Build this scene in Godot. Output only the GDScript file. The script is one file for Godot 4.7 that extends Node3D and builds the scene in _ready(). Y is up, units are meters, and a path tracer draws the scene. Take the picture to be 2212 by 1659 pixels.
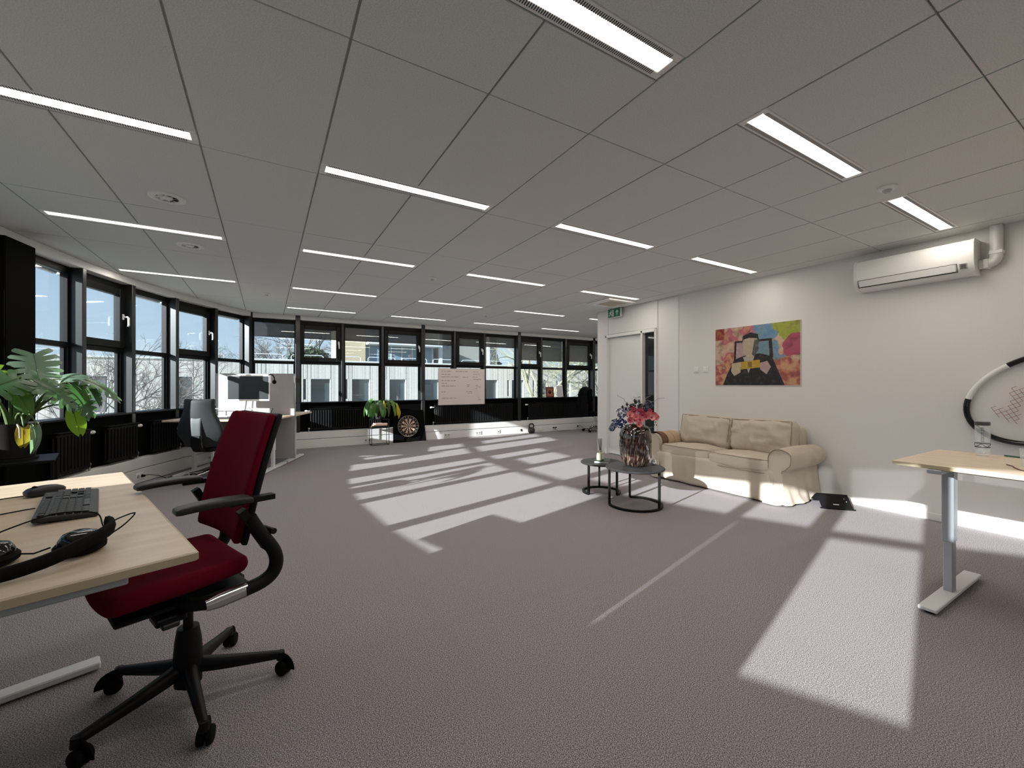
extends Node3D

# x runs along the back windows, depth (zf) runs away from the camera: godot z = -zf; y is height above the floor
const HC := 2.598
const CX := 5.98
const CZ := 4.02
const ARC := 8.0
var used := {}
var mats := {}
var rng := RandomNumberGenerator.new()

class MB:
	var v := PackedVector3Array()
	var n := PackedVector3Array()
	var uv := PackedVector2Array()
	var col := PackedColorArray()
	var tint := Color(1, 1, 1)
	var tinted := false
	func tri(a: Vector3, b: Vector3, c: Vector3, na: Vector3, nb: Vector3, nc: Vector3, ua := Vector2.ZERO, ub := Vector2.ZERO, uc := Vector2.ZERO) -> void:
		if (b - a).cross(c - a).dot(na + nb + nc) > 0.0:
			v.append(a); v.append(c); v.append(b); n.append(na); n.append(nc); n.append(nb); uv.append(ua); uv.append(uc); uv.append(ub)
		else:
			v.append(a); v.append(b); v.append(c); n.append(na); n.append(nb); n.append(nc); uv.append(ua); uv.append(ub); uv.append(uc)
		if tinted:
			col.append(tint); col.append(tint); col.append(tint)
	func ftri(a: Vector3, b: Vector3, c: Vector3, out: Vector3) -> void:
		var m := (b - a).cross(c - a).normalized()
		if m.dot(out) < 0.0:
			m = -m
		tri(a, b, c, m, m, m)
	func quad(a: Vector3, b: Vector3, c: Vector3, d: Vector3, m: Vector3, ua := Vector2(0, 1), ub := Vector2(1, 1), uc := Vector2(1, 0), ud := Vector2(0, 0)) -> void:
		tri(a, b, c, m, m, m, ua, ub, uc)
		tri(a, c, d, m, m, m, ua, uc, ud)
	# box with chamfered edges, centred on xf
	func box(xf: Transform3D, s: Vector3, b := 0.0) -> void:
		var h := s * 0.5
		b = minf(b, minf(h.x, minf(h.y, h.z)) * 0.95)
		var i := h - Vector3(b, b, b)
		for ax in 3:
			var e := [Vector3.RIGHT, Vector3.UP, Vector3.BACK]
			var w: Vector3 = e[ax]
			var p: Vector3 = e[(ax + 1) % 3]
			var q: Vector3 = e[(ax + 2) % 3]
			for sg in [-1.0, 1.0]:
				var o: Vector3 = w * h[ax] * sg
				var pi_: Vector3 = p * i[(ax + 1) % 3]
				var qi: Vector3 = q * i[(ax + 2) % 3]
				quad(xf * (o - pi_ - qi), xf * (o + pi_ - qi), xf * (o + pi_ + qi), xf * (o - pi_ + qi), (xf.basis * w * sg).normalized())
			if b > 0.0:
				for s1 in [-1.0, 1.0]:
					for s2 in [-1.0, 1.0]:
						var a1: Vector3 = p * h[(ax + 1) % 3] * s1 + q * i[(ax + 2) % 3] * s2
						var a2: Vector3 = p * i[(ax + 1) % 3] * s1 + q * h[(ax + 2) % 3] * s2
						var wi: Vector3 = w * i[ax]
						quad(xf * (a1 - wi), xf * (a1 + wi), xf * (a2 + wi), xf * (a2 - wi), (xf.basis * (p * s1 + q * s2)).normalized())
		if b > 0.0:
			for sx in [-1.0, 1.0]:
				for sy in [-1.0, 1.0]:
					for sz in [-1.0, 1.0]:
						var g := Vector3(sx, sy, sz)
						ftri(xf * (Vector3(h.x, i.y, i.z) * g), xf * (Vector3(i.x, h.y, i.z) * g), xf * (Vector3(i.x, i.y, h.z) * g), xf.basis * g)
	func bx(c: Vector3, s: Vector3, b := 0.0) -> void:
		box(Transform3D(Basis(), c), s, b)
	# rows of points; smooth normals from differences
	func grid(p: Array, wu := false, wv := false, us := 1.0, vs := 1.0) -> void:
		var nu := p.size()
		var nv: int = p[0].size()
		var nn := []
		for i in nu:
			var row := PackedVector3Array()
			for j in nv:
				var i0 := i - 1
				var i1 := i + 1
				var j0 := j - 1
				var j1 := j + 1
				if wu:
					i0 = (i0 + nu) % nu; i1 = i1 % nu
				else:
					i0 = maxi(i0, 0); i1 = mini(i1, nu - 1)
				if wv:
					j0 = (j0 + nv) % nv; j1 = j1 % nv
				else:
					j0 = maxi(j0, 0); j1 = mini(j1, nv - 1)
				var m: Vector3 = (p[i1][j] - p[i0][j]).cross(p[i][j1] - p[i][j0])
				row.append(m.normalized() if m.length() > 1e-14 else Vector3.ZERO)
			nn.append(row)
		for i in (nu if wu else nu - 1):
			for j in (nv if wv else nv - 1):
				var k := (i + 1) % nu
				var l := (j + 1) % nv
				var u0 := us * i / float(nu - 1)
				var u1 := us * (i + 1) / float(nu - 1)
				var v0 := vs * j / float(nv - 1)
				var v1 := vs * (j + 1) / float(nv - 1)
				var f: Vector3 = (p[k][j] - p[i][j]).cross(p[i][l] - p[i][j])
				if f.length() < 1e-14:
					f = (p[k][l] - p[k][j]).cross(p[k][l] - p[i][l])
				f = f.normalized()
				var a: Vector3 = nn[i][j] if nn[i][j] != Vector3.ZERO else f
				var b: Vector3 = nn[k][j] if nn[k][j] != Vector3.ZERO else f
				var c: Vector3 = nn[k][l] if nn[k][l] != Vector3.ZERO else f
				var d: Vector3 = nn[i][l] if nn[i][l] != Vector3.ZERO else f
				tri(p[i][j], p[k][j], p[k][l], a, b, c, Vector2(u0, v0), Vector2(u1, v0), Vector2(u1, v1))
				tri(p[i][j], p[k][l], p[i][l], a, c, d, Vector2(u0, v0), Vector2(u1, v1), Vector2(u0, v1))
	# surface of revolution round local y; profile points are (radius, height); corners over 35 degrees stay sharp
	func lathe(prof: Array, seg: int, xf := Transform3D(), us := 1.0) -> void:
		var m := prof.size()
		var sn := []
		for k in m - 1:
			var d: Vector2 = prof[k + 1] - prof[k]
			sn.append(Vector2(d.y, -d.x).normalized())
		var tot := 0.0
		var along := [0.0]
		for k in m - 1:
			tot += (prof[k + 1] - prof[k]).length()
			along.append(tot)
		for k in m - 1:
			var n0: Vector2 = sn[k]
			var n1: Vector2 = sn[k]
			if k > 0 and sn[k - 1].dot(sn[k]) > 0.8:
				n0 = (sn[k - 1] + sn[k]).normalized()
			if k < m - 2 and sn[k + 1].dot(sn[k]) > 0.8:
				n1 = (sn[k + 1] + sn[k]).normalized()
			var va: float = along[k] / tot
			var vb: float = along[k + 1] / tot
			for i in seg:
				var a0 := TAU * i / seg
				var a1 := TAU * (i + 1) / seg
				var c0 := Vector3(cos(a0), 0, sin(a0))
				var c1 := Vector3(cos(a1), 0, sin(a1))
				var p0: Vector3 = c0 * prof[k].x + Vector3.UP * prof[k].y
				var p1: Vector3 = c1 * prof[k].x + Vector3.UP * prof[k].y
				var p2: Vector3 = c1 * prof[k + 1].x + Vector3.UP * prof[k + 1].y
				var p3: Vector3 = c0 * prof[k + 1].x + Vector3.UP * prof[k + 1].y
				var f := func(c: Vector3, q: Vector2) -> Vector3: return (xf.basis * (c * q.x + Vector3.UP * q.y)).normalized()
				var u0 := us * i / float(seg)
				var u1 := us * (i + 1) / float(seg)
				if prof[k].x > 1e-6:
					tri(xf * p0, xf * p1, xf * p2, f.call(c0, n0), f.call(c1, n0), f.call(c1, n1), Vector2(u0, va), Vector2(u1, va), Vector2(u1, vb))
				if prof[k + 1].x > 1e-6:
					tri(xf * p0, xf * p2, xf * p3, f.call(c0, n0), f.call(c1, n1), f.call(c0, n1), Vector2(u0, va), Vector2(u1, vb), Vector2(u0, vb))
	func cyl(a: Vector3, b: Vector3, ra: float, rb := -1.0, seg := 12) -> void:
		if rb < 0.0:
			rb = ra
		var y := (b - a)
		var l := y.length()
		y = y / l
		var x := y.cross(Vector3.RIGHT if absf(y.x) < 0.8 else Vector3.BACK).normalized()
		lathe([Vector2(0, 0), Vector2(ra, 0), Vector2(rb, l), Vector2(0, l)], seg, Transform3D(Basis(x, y, x.cross(y)), a))
	# swept profile (closed 2D outline, counter-clockwise or not) along a path
	func sweep(path: Array, prof: Array, up := Vector3.UP, closed := false, caps := true, scales := []) -> void:
		var m := path.size()
		var rows := []
		var side := Vector3.ZERO
		for i in m:
			var t: Vector3
			if closed:
				t = path[(i + 1) % m] - path[(i + m - 1) % m]
			else:
				t = path[mini(i + 1, m - 1)] - path[maxi(i - 1, 0)]
			t = t.normalized()
			var x := up.cross(t)
			if x.length() < 0.05:
				x = side if side != Vector3.ZERO else Vector3.RIGHT.cross(t)
			x = (x - t * x.dot(t)).normalized()
			if side != Vector3.ZERO and x.dot(side) < 0.0:
				x = -x
			side = x
			var y := t.cross(x).normalized()
			var k: float = scales[i] if scales.size() else 1.0
			var row := []
			for q in prof:
				row.append(path[i] + x * q.x * k + y * q.y * k)
			rows.append(row)
		var np := prof.size()
		for i in (m if closed else m - 1):
			var r0: Array = rows[i]
			var r1: Array = rows[(i + 1) % m]
			var c0 := Vector3.ZERO
			for q in r0:
				c0 += q / np
			for j in np:
				var l := (j + 1) % np
				if np > 5:
					var c1 := Vector3.ZERO
					for q in r1:
						c1 += q / np
					tri(r0[j], r1[j], r1[l], (r0[j] - c0).normalized(), (r1[j] - c1).normalized(), (r1[l] - c1).normalized())
					tri(r0[j], r1[l], r0[l], (r0[j] - c0).normalized(), (r1[l] - c1).normalized(), (r0[l] - c0).normalized())
				else:
					var out: Vector3 = (r0[j] + r0[l]) * 0.5 - c0
					ftri(r0[j], r1[j], r1[l], out)
					ftri(r0[j], r1[l], r0[l], out)
		if caps and not closed:
			for e in [[rows[0], path[0] - path[1]], [rows[m - 1], path[m - 1] - path[m - 2]]]:
				var c := Vector3.ZERO
				for q in e[0]:
					c += q / np
				for j in np:
					ftri(c, e[0][j], e[0][(j + 1) % np], e[1])
	func tube(path: Array, r: float, seg := 8, closed := false, scales := []) -> void:
		var pr := []
		for i in seg:
			pr.append(Vector2(cos(TAU * i / seg), sin(TAU * i / seg)) * r)
		sweep(path, pr, Vector3(0.13, 0.97, 0.21), closed, true, scales)
	# outline in local xy, thickness along local z from 0 to d
	func extrude(poly: PackedVector2Array, d: float, xf := Transform3D(), uvbox := Rect2()) -> void:
		var t := Geometry2D.triangulate_polygon(poly)
		var nz := xf.basis.z.normalized()
		var f := func(q: Vector2) -> Vector2: return (q - uvbox.position) / uvbox.size * Vector2(1, -1) + Vector2(0, 1) if uvbox.size.x > 0.0 else Vector2.ZERO
		for k in range(0, t.size(), 3):
			var a := poly[t[k]]
			var b := poly[t[k + 1]]
			var c := poly[t[k + 2]]
			for e in [[0.0, -nz], [d, nz]]:
				var z: float = e[0]
				tri(xf * Vector3(a.x, a.y, z), xf * Vector3(b.x, b.y, z), xf * Vector3(c.x, c.y, z), e[1], e[1], e[1], f.call(a), f.call(b), f.call(c))
		var m := poly.size()
		var cw := Geometry2D.is_polygon_clockwise(poly)
		var ns := []
		for k in m:
			var e := poly[(k + 1) % m] - poly[k]
			var q := Vector2(e.y, -e.x).normalized()
			ns.append(-q if cw else q)
		for k in m:
			var l := (k + 1) % m
			var n0: Vector2 = ns[k]
			var n1: Vector2 = ns[k]
			if ns[(k + m - 1) % m].dot(ns[k]) > 0.8:
				n0 = (ns[(k + m - 1) % m] + ns[k]).normalized()
			if ns[l].dot(ns[k]) > 0.8:
				n1 = (ns[l] + ns[k]).normalized()
			var w0 := (xf.basis * Vector3(n0.x, n0.y, 0)).normalized()
			var w1 := (xf.basis * Vector3(n1.x, n1.y, 0)).normalized()
			var a3 := xf * Vector3(poly[k].x, poly[k].y, 0)
			var b3 := xf * Vector3(poly[l].x, poly[l].y, 0)
			var c3 := xf * Vector3(poly[l].x, poly[l].y, d)
			var d3 := xf * Vector3(poly[k].x, poly[k].y, d)
			tri(a3, b3, c3, w0, w1, w1)
			tri(a3, c3, d3, w0, w1, w0)
	# box rounded with radius r and cut into nn x nn squares a side, each point moved by disp(point, unit position)
	func pillow(xf: Transform3D, s: Vector3, r: float, nn: int, disp: Callable, us := 1.0) -> void:
		var h := s * 0.5
		var e := [Vector3.RIGHT, Vector3.UP, Vector3.BACK]
		for ax in 3:
			for sg in [-1.0, 1.0]:
				var rows := []
				for i in nn + 1:
					var row := []
					for j in nn + 1:
						var a := 2.0 * i / nn - 1.0
						var b := 2.0 * j / nn - 1.0
						a = sin(a * PI / 2) * 0.55 + a * 0.45
						b = sin(b * PI / 2) * 0.55 + b * 0.45
						var u: Vector3 = e[ax] * sg + e[(ax + 1) % 3] * a + e[(ax + 2) % 3] * b
						var p := u * h
						var q := Vector3(clampf(p.x, r - h.x, h.x - r), clampf(p.y, r - h.y, h.y - r), clampf(p.z, r - h.z, h.z - r))
						var w := p - q
						p = q + (w.normalized() * r if w.length() > 1e-9 else Vector3.ZERO)
						row.append(xf * (disp.call(p, u) as Vector3))
					rows.append(row)
				grid(rows, false, false, us, us)
	func mesh() -> ArrayMesh:
		var a := []
		a.resize(Mesh.ARRAY_MAX)
		a[Mesh.ARRAY_VERTEX] = v
		a[Mesh.ARRAY_NORMAL] = n
		a[Mesh.ARRAY_TEX_UV] = uv
		if tinted:
			a[Mesh.ARRAY_COLOR] = col
		var m := ArrayMesh.new()
		m.add_surface_from_arrays(Mesh.PRIMITIVE_TRIANGLES, a)
		return m

func P(x: float, y: float, zf: float) -> Vector3:
	return Vector3(x, y, -zf)

func yaw(dx: float, dzf: float) -> float:
	return atan2(-dx, dzf)

func XF(p: Vector3, ry := 0.0, rx := 0.0, rz := 0.0) -> Transform3D:
	return Transform3D(Basis.from_euler(Vector3(rx, ry, rz)), p)

func numbered(s: String) -> String:
	var k: int = used.get(s, -1) + 1
	used[s] = k
	return s if k == 0 else "%s_%03d" % [s, k]

func thing(called: String, label: String, category: String, at := Vector3.ZERO, turn := 0.0, group := "") -> Node3D:
	var o := Node3D.new()
	o.name = numbered(called)
	add_child(o)
	o.position = at
	o.rotation.y = turn
	o.set_meta("label", label)
	o.set_meta("category", category)
	if group:
		o.set_meta("group", group)
	return o

func part(parent: Node, called: String, mb: MB, m: Material, label := "") -> MeshInstance3D:
	return mpart(parent, called, mb.mesh(), m, Transform3D(), label)

func mpart(parent: Node, called: String, mesh: Mesh, m: Material, xf := Transform3D(), label := "") -> MeshInstance3D:
	var o := MeshInstance3D.new()
	o.mesh = mesh
	o.material_override = m
	o.transform = xf
	o.name = called
	parent.add_child(o, true)
	if label:
		o.set_meta("label", label)
	return o

func single(called: String, label: String, category: String, mb: MB, m: Material, at := Vector3.ZERO, turn := 0.0, group := "") -> MeshInstance3D:
	var o := MeshInstance3D.new()
	o.mesh = mb.mesh()
	o.material_override = m
	o.name = numbered(called)
	add_child(o)
	o.position = at
	o.rotation.y = turn
	o.set_meta("label", label)
	o.set_meta("category", category)
	if group:
		o.set_meta("group", group)
	return o

func struct(called: String, label: String) -> Node3D:
	var o := Node3D.new()
	o.name = numbered(called)
	add_child(o)
	o.set_meta("kind", "structure")
	o.set_meta("label", label)
	return o

func structm(called: String, label: String, mb: MB, m: Material) -> MeshInstance3D:
	var o := MeshInstance3D.new()
	o.mesh = mb.mesh()
	o.material_override = m
	o.name = numbered(called)
	add_child(o)
	o.set_meta("kind", "structure")
	o.set_meta("label", label)
	return o

func copy_of(o: Node3D, label: String, at: Vector3, turn := 0.0) -> Node3D:
	var c: Node3D = o.duplicate()
	c.name = numbered(String(o.name).rstrip("0123456789").rstrip("_"))
	add_child(c)
	c.position = at
	c.rotation.y = turn
	c.set_meta("label", label)
	return c

# linear base colour -> material
func mat(key: String, r: float, g: float, b: float, rough := 0.6, metal := 0.0, spec := 0.5) -> StandardMaterial3D:
	if mats.has(key):
		return mats[key]
	var m := StandardMaterial3D.new()
	m.resource_name = key
	m.albedo_color = Color(r, g, b).linear_to_srgb()
	m.roughness = rough
	m.metallic = metal
	m.metallic_specular = spec
	mats[key] = m
	return m

func noise_tex(freq: float, c0: Color, c1: Color, size := 512, seed_ := 1, kind := FastNoiseLite.TYPE_SIMPLEX, oct := 3, lo := 0.25, hi := 0.75) -> NoiseTexture2D:
	var f := FastNoiseLite.new()
	f.noise_type = kind
	f.frequency = freq
	f.seed = seed_
	f.fractal_octaves = oct
	var t := NoiseTexture2D.new()
	t.width = size
	t.height = size
	t.seamless = true
	t.noise = f
	var gr := Gradient.new()
	gr.set_offset(0, lo)
	gr.set_color(0, c0)
	gr.set_offset(1, hi)
	gr.set_color(1, c1)
	t.color_ramp = gr
	return t

func bump_tex(freq: float, size := 512, seed_ := 3) -> NoiseTexture2D:
	return noise_tex(freq, Color(0, 0, 0), Color(1, 1, 1), size, seed_)

func tri_mat(m: StandardMaterial3D, tex: Texture2D, scale: float, bump: Texture2D = null, depth := 0.0, world := true) -> StandardMaterial3D:
	m.uv1_triplanar = true
	m.uv1_world_triplanar = world
	m.uv1_scale = Vector3(scale, scale, scale)
	if tex:
		m.albedo_texture = tex
	if bump:
		m.heightmap_enabled = true
		m.heightmap_texture = bump
		m.heightmap_scale = depth
	return m

func arcp(s: float, r: float) -> Vector2:
	var a := s / ARC
	return Vector2(CX - r * cos(a), CZ + r * sin(a))

# rounds the corners of a path: Catmull-Rom through its points
func smooth_path(p: Array, k := 4) -> Array:
	var o := []
	for i in p.size() - 1:
		var a: Vector3 = p[maxi(i - 1, 0)]
		var b: Vector3 = p[i]
		var c: Vector3 = p[i + 1]
		var d: Vector3 = p[mini(i + 2, p.size() - 1)]
		for j in k:
			o.append(b.cubic_interpolate(c, a, d, j / float(k)))
	o.append(p[p.size() - 1])
	return o

func circle2(c: Vector2, r: float, seg: int) -> PackedVector2Array:
	var o := PackedVector2Array()
	for i in seg:
		o.append(c + Vector2(cos(TAU * i / seg), sin(TAU * i / seg)) * r)
	return o

func fine_curve() -> Curve3D:
	var c := Curve3D.new()
	c.bake_interval = 0.006
	return c

func _ready() -> void:
	rng.seed = 7
	setup_view()
	make_materials()
	build_shell()
	build_facade()
	build_outside()
	build_ceiling()
	build_wall_things()
	build_radiators()
	build_sofa_corner()
	build_front_desk()
	build_red_chair()
	build_right_desk()
	build_back_desk()
	build_grey_chair()
	build_monstera()
	build_back_wall_things()
	build_far_corner()

func setup_view() -> void:
	var cam := Camera3D.new()
	cam.name = "camera"
	cam.fov = 85.46
	cam.near = 0.05
	cam.far = 400.0
	cam.position = Vector3(0, 1.262, 0)
	cam.rotation = Vector3(deg_to_rad(0.017), deg_to_rad(-30.587), 0)
	add_child(cam)
	cam.current = true
	var env := Environment.new()
	env.background_mode = Environment.BG_SKY
	var sky := Sky.new()
	var sm := ProceduralSkyMaterial.new()
	sm.sky_top_color = Color(0.42, 0.66, 0.90)
	sm.sky_horizon_color = Color(0.81, 0.915, 0.98)
	sm.sky_curve = 0.30
	sm.ground_bottom_color = Color(0.50, 0.50, 0.48)
	sm.ground_horizon_color = Color(0.60, 0.64, 0.66)
	sm.sun_angle_max = 12.0
	sm.sky_energy_multiplier = 1.0
	sky.sky_material = sm
	env.sky = sky
	env.tonemap_mode = Environment.TONE_MAPPER_LINEAR
	env.tonemap_exposure = 1.0
	env.sdfgi_enabled = true
	env.ssao_enabled = true
	env.ssil_enabled = true
	var we := WorldEnvironment.new()
	we.name = "environment"
	we.environment = env
	add_child(we)
	var sun := DirectionalLight3D.new()
	sun.name = "sun"
	sun.light_color = Color(0.955, 0.985, 1.0)
	sun.light_energy = 4.8
	sun.light_angular_distance = 0.55
	sun.shadow_enabled = true
	var el := atan(0.305)
	var dir := Vector3(0.970 * cos(el), -sin(el), -0.244 * cos(el)).normalized()
	sun.basis = Basis.looking_at(dir, Vector3.UP)
	add_child(sun)

func make_materials() -> void:
	# carpet: speckled loop pile
	var m := mat("carpet", 1, 1, 1, 0.95, 0.0, 0.25)
	tri_mat(m, noise_tex(0.24, Color(0.35, 0.325, 0.327), Color(0.765, 0.735, 0.742), 1024, 5, FastNoiseLite.TYPE_SIMPLEX, 3, 0.25, 0.75), 0.7, bump_tex(0.35, 1024, 9), 0.025)
	m = mat("plaster", 1, 1, 1, 0.85, 0.0, 0.3)
	tri_mat(m, noise_tex(0.2, Color(0.872, 0.862, 0.845), Color(0.882, 0.872, 0.855), 512, 8), 1.0, bump_tex(0.2, 512, 11), 0.02)
	m = mat("tile", 1, 1, 1, 0.95, 0.0, 0.2)
	tri_mat(m, noise_tex(0.25, Color(0.80, 0.80, 0.785), Color(0.87, 0.87, 0.855), 512, 12), 1.1, bump_tex(0.3, 512, 14), 0.05)
	mat("tile_grid", 0.72, 0.72, 0.70, 0.8)
	mat("white_panel", 0.76, 0.745, 0.72, 0.45)
	mat("white_gloss", 0.80, 0.79, 0.76, 0.25)
	mat("white_metal", 0.72, 0.72, 0.71, 0.35)
	mat("grey_metal", 0.42, 0.45, 0.47, 0.4, 0.2)
	mat("black_frame", 0.006, 0.0065, 0.007, 0.45, 0.0, 0.3)
	mat("black_fin", 0.012, 0.014, 0.014, 0.33, 0.0, 0.55)
	mat("black_wall", 0.003, 0.003, 0.003, 0.7, 0.0, 0.12)
	mat("black_metal", 0.006, 0.006, 0.0065, 0.45, 0.0, 0.3)
	mat("black_plastic", 0.006, 0.006, 0.0065, 0.5, 0.0, 0.3)
	mat("black_gloss", 0.008, 0.008, 0.009, 0.12)
	mat("dark_plastic", 0.018, 0.019, 0.021, 0.45, 0.0, 0.45)
	mat("rubber", 0.006, 0.006, 0.006, 0.75, 0.0, 0.2)
	mat("chrome", 0.62, 0.62, 0.62, 0.16, 1.0)
	mat("alu", 0.55, 0.55, 0.54, 0.35, 0.9)
	var g := mat("glass", 1, 1, 1, 0.0)
	g.albedo_color = Color(0.96, 1.0, 0.99, 0.02)
	g.transparency = BaseMaterial3D.TRANSPARENCY_ALPHA
	g = mat("shade_cloth", 0.03, 0.033, 0.038, 0.9)
	g.albedo_color.a = 0.80
	g.transparency = BaseMaterial3D.TRANSPARENCY_ALPHA
	# wood laminate of the desks
	m = mat("maple", 1, 1, 1, 0.32, 0.0, 0.5)
	var f := FastNoiseLite.new()
	f.noise_type = FastNoiseLite.TYPE_SIMPLEX
	f.frequency = 0.012
	f.seed = 4
	f.fractal_octaves = 4
	var im := Image.create(512, 512, false, Image.FORMAT_RGB8)
	for y in 512:
		for x in 512:
			var a := f.get_noise_2d(x * 0.22, y * 2.6)
			var b := f.get_noise_2d(x * 1.1 + 900.0, y * 14.0)
			var t := clampf(0.5 + 0.75 * a + 0.22 * b, 0, 1)
			im.set_pixel(x, y, Color(0.835, 0.74, 0.63).lerp(Color(0.885, 0.805, 0.71), t))
	m.albedo_texture = ImageTexture.create_from_image(im)
	m = mat("maple_edge", 0.55, 0.45, 0.30, 0.4)
	# woven upholstery
	m = mat("red_cloth", 1, 1, 1, 0.9, 0.0, 0.2)
	tri_mat(m, noise_tex(0.3, Color(0.36, 0.03, 0.10), Color(0.44, 0.045, 0.135), 256, 21), 5.0, bump_tex(0.35, 256, 22), 0.04, false)
	m = mat("sofa_cloth", 1, 1, 1, 0.92, 0.0, 0.2)
	tri_mat(m, noise_tex(0.2, Color(0.745, 0.70, 0.635), Color(0.80, 0.755, 0.69), 256, 23), 4.0, bump_tex(0.3, 256, 24), 0.05, false)
	mat("sofa_piping", 0.30, 0.245, 0.18, 0.9)
	mat("felt", 0.37, 0.355, 0.355, 0.95, 0.0, 0.2)
	mat("concrete", 0.40, 0.40, 0.38, 0.9)

func room_poly() -> PackedVector2Array:
	var o := PackedVector2Array()
	for i in 41:
		o.append(arcp(lerpf(5.43, -7.46, i / 40.0), ARC))
	for q in [Vector2(5.33, -2.4), Vector2(5.33, 5.9), Vector2(9.6, 5.9), Vector2(9.6, 9.1), Vector2(-0.25, 9.1)]:
		o.append(q)
	return o

func slab_poly(grow: float) -> PackedVector2Array:
	var o := PackedVector2Array()
	for i in 41:
		o.append(arcp(lerpf(5.45, -7.6, i / 40.0), ARC + grow))
	for q in [Vector2(5.6, -2.7), Vector2(9.9, -2.7), Vector2(9.9, 9.1 + grow), Vector2(-0.3, 9.1 + grow)]:
		o.append(q)
	return o

# lays an outline given as (x, zf) flat: local z of the extrusion points up
func flat(y: float) -> Transform3D:
	return Transform3D(Basis(Vector3(1, 0, 0), Vector3(0, 0, -1), Vector3(0, 1, 0)), Vector3(0, y, 0))

func build_shell() -> void:
	var b := MB.new()
	b.extrude(slab_poly(0.22), 0.3, flat(-0.3))
	structm("floor", "grey-mauve speckled loop-pile carpet floor", b, mats["carpet"])
	# right wall: plaster to the switches, then a partition of panels with the door
	b = MB.new()
	b.bx(P(5.43, HC / 2 + 0.06, 0.85), Vector3(0.2, HC + 0.12, 6.5), 0.0)
	var w := structm("wall_right", "long white plaster wall behind the sofa", b, mats["plaster"])
	b = MB.new()
	b.bx(P(5.45, HC / 2 + 0.06, 5.76), Vector3(0.2, HC + 0.12, 0.28), 0.004)
	b.bx(P(5.45, HC / 2 + 0.06, 4.30), Vector3(0.2, HC + 0.12, 0.41), 0.004)
	b.bx(P(5.45, 2.39, 5.06), Vector3(0.2, 0.46, 1.11), 0.004)
	structm("wall_partition", "white panel partition around the white door", b, mats["white_panel"])
	b = MB.new()
	b.bx(P(5.345, 2.39, 4.0955 + 0.42), Vector3(0.012, 0.42, 0.02))
	b.bx(P(5.345, HC / 2, 4.505), Vector3(0.014, HC, 0.012), 0.002)
	b.bx(P(5.345, HC / 2, 4.10), Vector3(0.03, HC, 0.012), 0.002)
	structm("trim_1", "narrow white joint strips on the panel partition", b, mats["white_gloss"])
	b = MB.new()
	b.bx(P(5.318, 0.035, 0.85), Vector3(0.024, 0.07, 6.5), 0.004)
	structm("baseboard_right", "low white skirting along the sofa wall", b, mats["white_panel"])
	b = MB.new()
	b.bx(P(7.5, HC / 2 + 0.06, 5.8), Vector3(4.2, HC + 0.12, 0.2))
	structm("wall_corridor", "white wall round the corner behind the door", b, mats["plaster"])
	b = MB.new()
	b.bx(P(9.7, HC / 2 + 0.06, 7.5), Vector3(0.2, HC + 0.12, 3.6))
	structm("wall_far", "white wall at the far right end of the room", b, mats["plaster"])
	b = MB.new()
	b.bx(P(3.2, HC / 2 + 0.06, -2.5), Vector3(4.4, HC + 0.12, 0.2))
	structm("wall_rear", "white wall behind the camera", b, mats["plaster"])
	# door with frame and narrow side light
	var d := struct("door_1", "flush white door in a white frame beside a narrow dark glass strip")
	b = MB.new()
	b.bx(P(5.40, 1.05, 5.225), Vector3(0.04, 2.08, 0.80), 0.004)
	part(d, "leaf", b, mats["white_panel"])
	b = MB.new()
	b.bx(P(5.36, 1.07, 5.64), Vector3(0.10, 2.14, 0.035), 0.003)
	b.bx(P(5.36, 1.07, 4.805), Vector3(0.10, 2.14, 0.035), 0.003)
	b.bx(P(5.36, 1.07, 4.525), Vector3(0.10, 2.14, 0.035), 0.003)
	b.bx(P(5.36, 2.125, 5.09), Vector3(0.10, 0.05, 1.13), 0.003)
	b.bx(P(5.36, 0.03, 4.665), Vector3(0.08, 0.06, 0.25), 0.003)
	part(d, "frame", b, mats["white_gloss"])
	b = MB.new()
	b.bx(P(5.39, 1.09, 4.665), Vector3(0.012, 2.03, 0.245))
	part(d, "pane", b, mat("dark_glass", 0.02, 0.024, 0.026, 0.04))
	b = MB.new()
	b.cyl(P(5.385, 1.05, 4.87), P(5.33, 1.05, 4.87), 0.011)
	b.tube([P(5.335, 1.05, 4.87), P(5.33, 1.05, 4.90), P(5.33, 1.05, 5.0)], 0.010, 8)
	part(d, "handle", b, mats["alu"])

# frame of one facade field: origin on the inner line, x along the facade, y up, z into the room
func field(a: Vector2, b: Vector2) -> Transform3D:
	var c := (a + b) * 0.5
	var x := Vector3(b.x - a.x, 0, -(b.y - a.y)).normalized()
	return Transform3D(Basis(x, Vector3.UP, x.cross(Vector3.UP)), P(c.x, 0, c.y))

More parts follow.
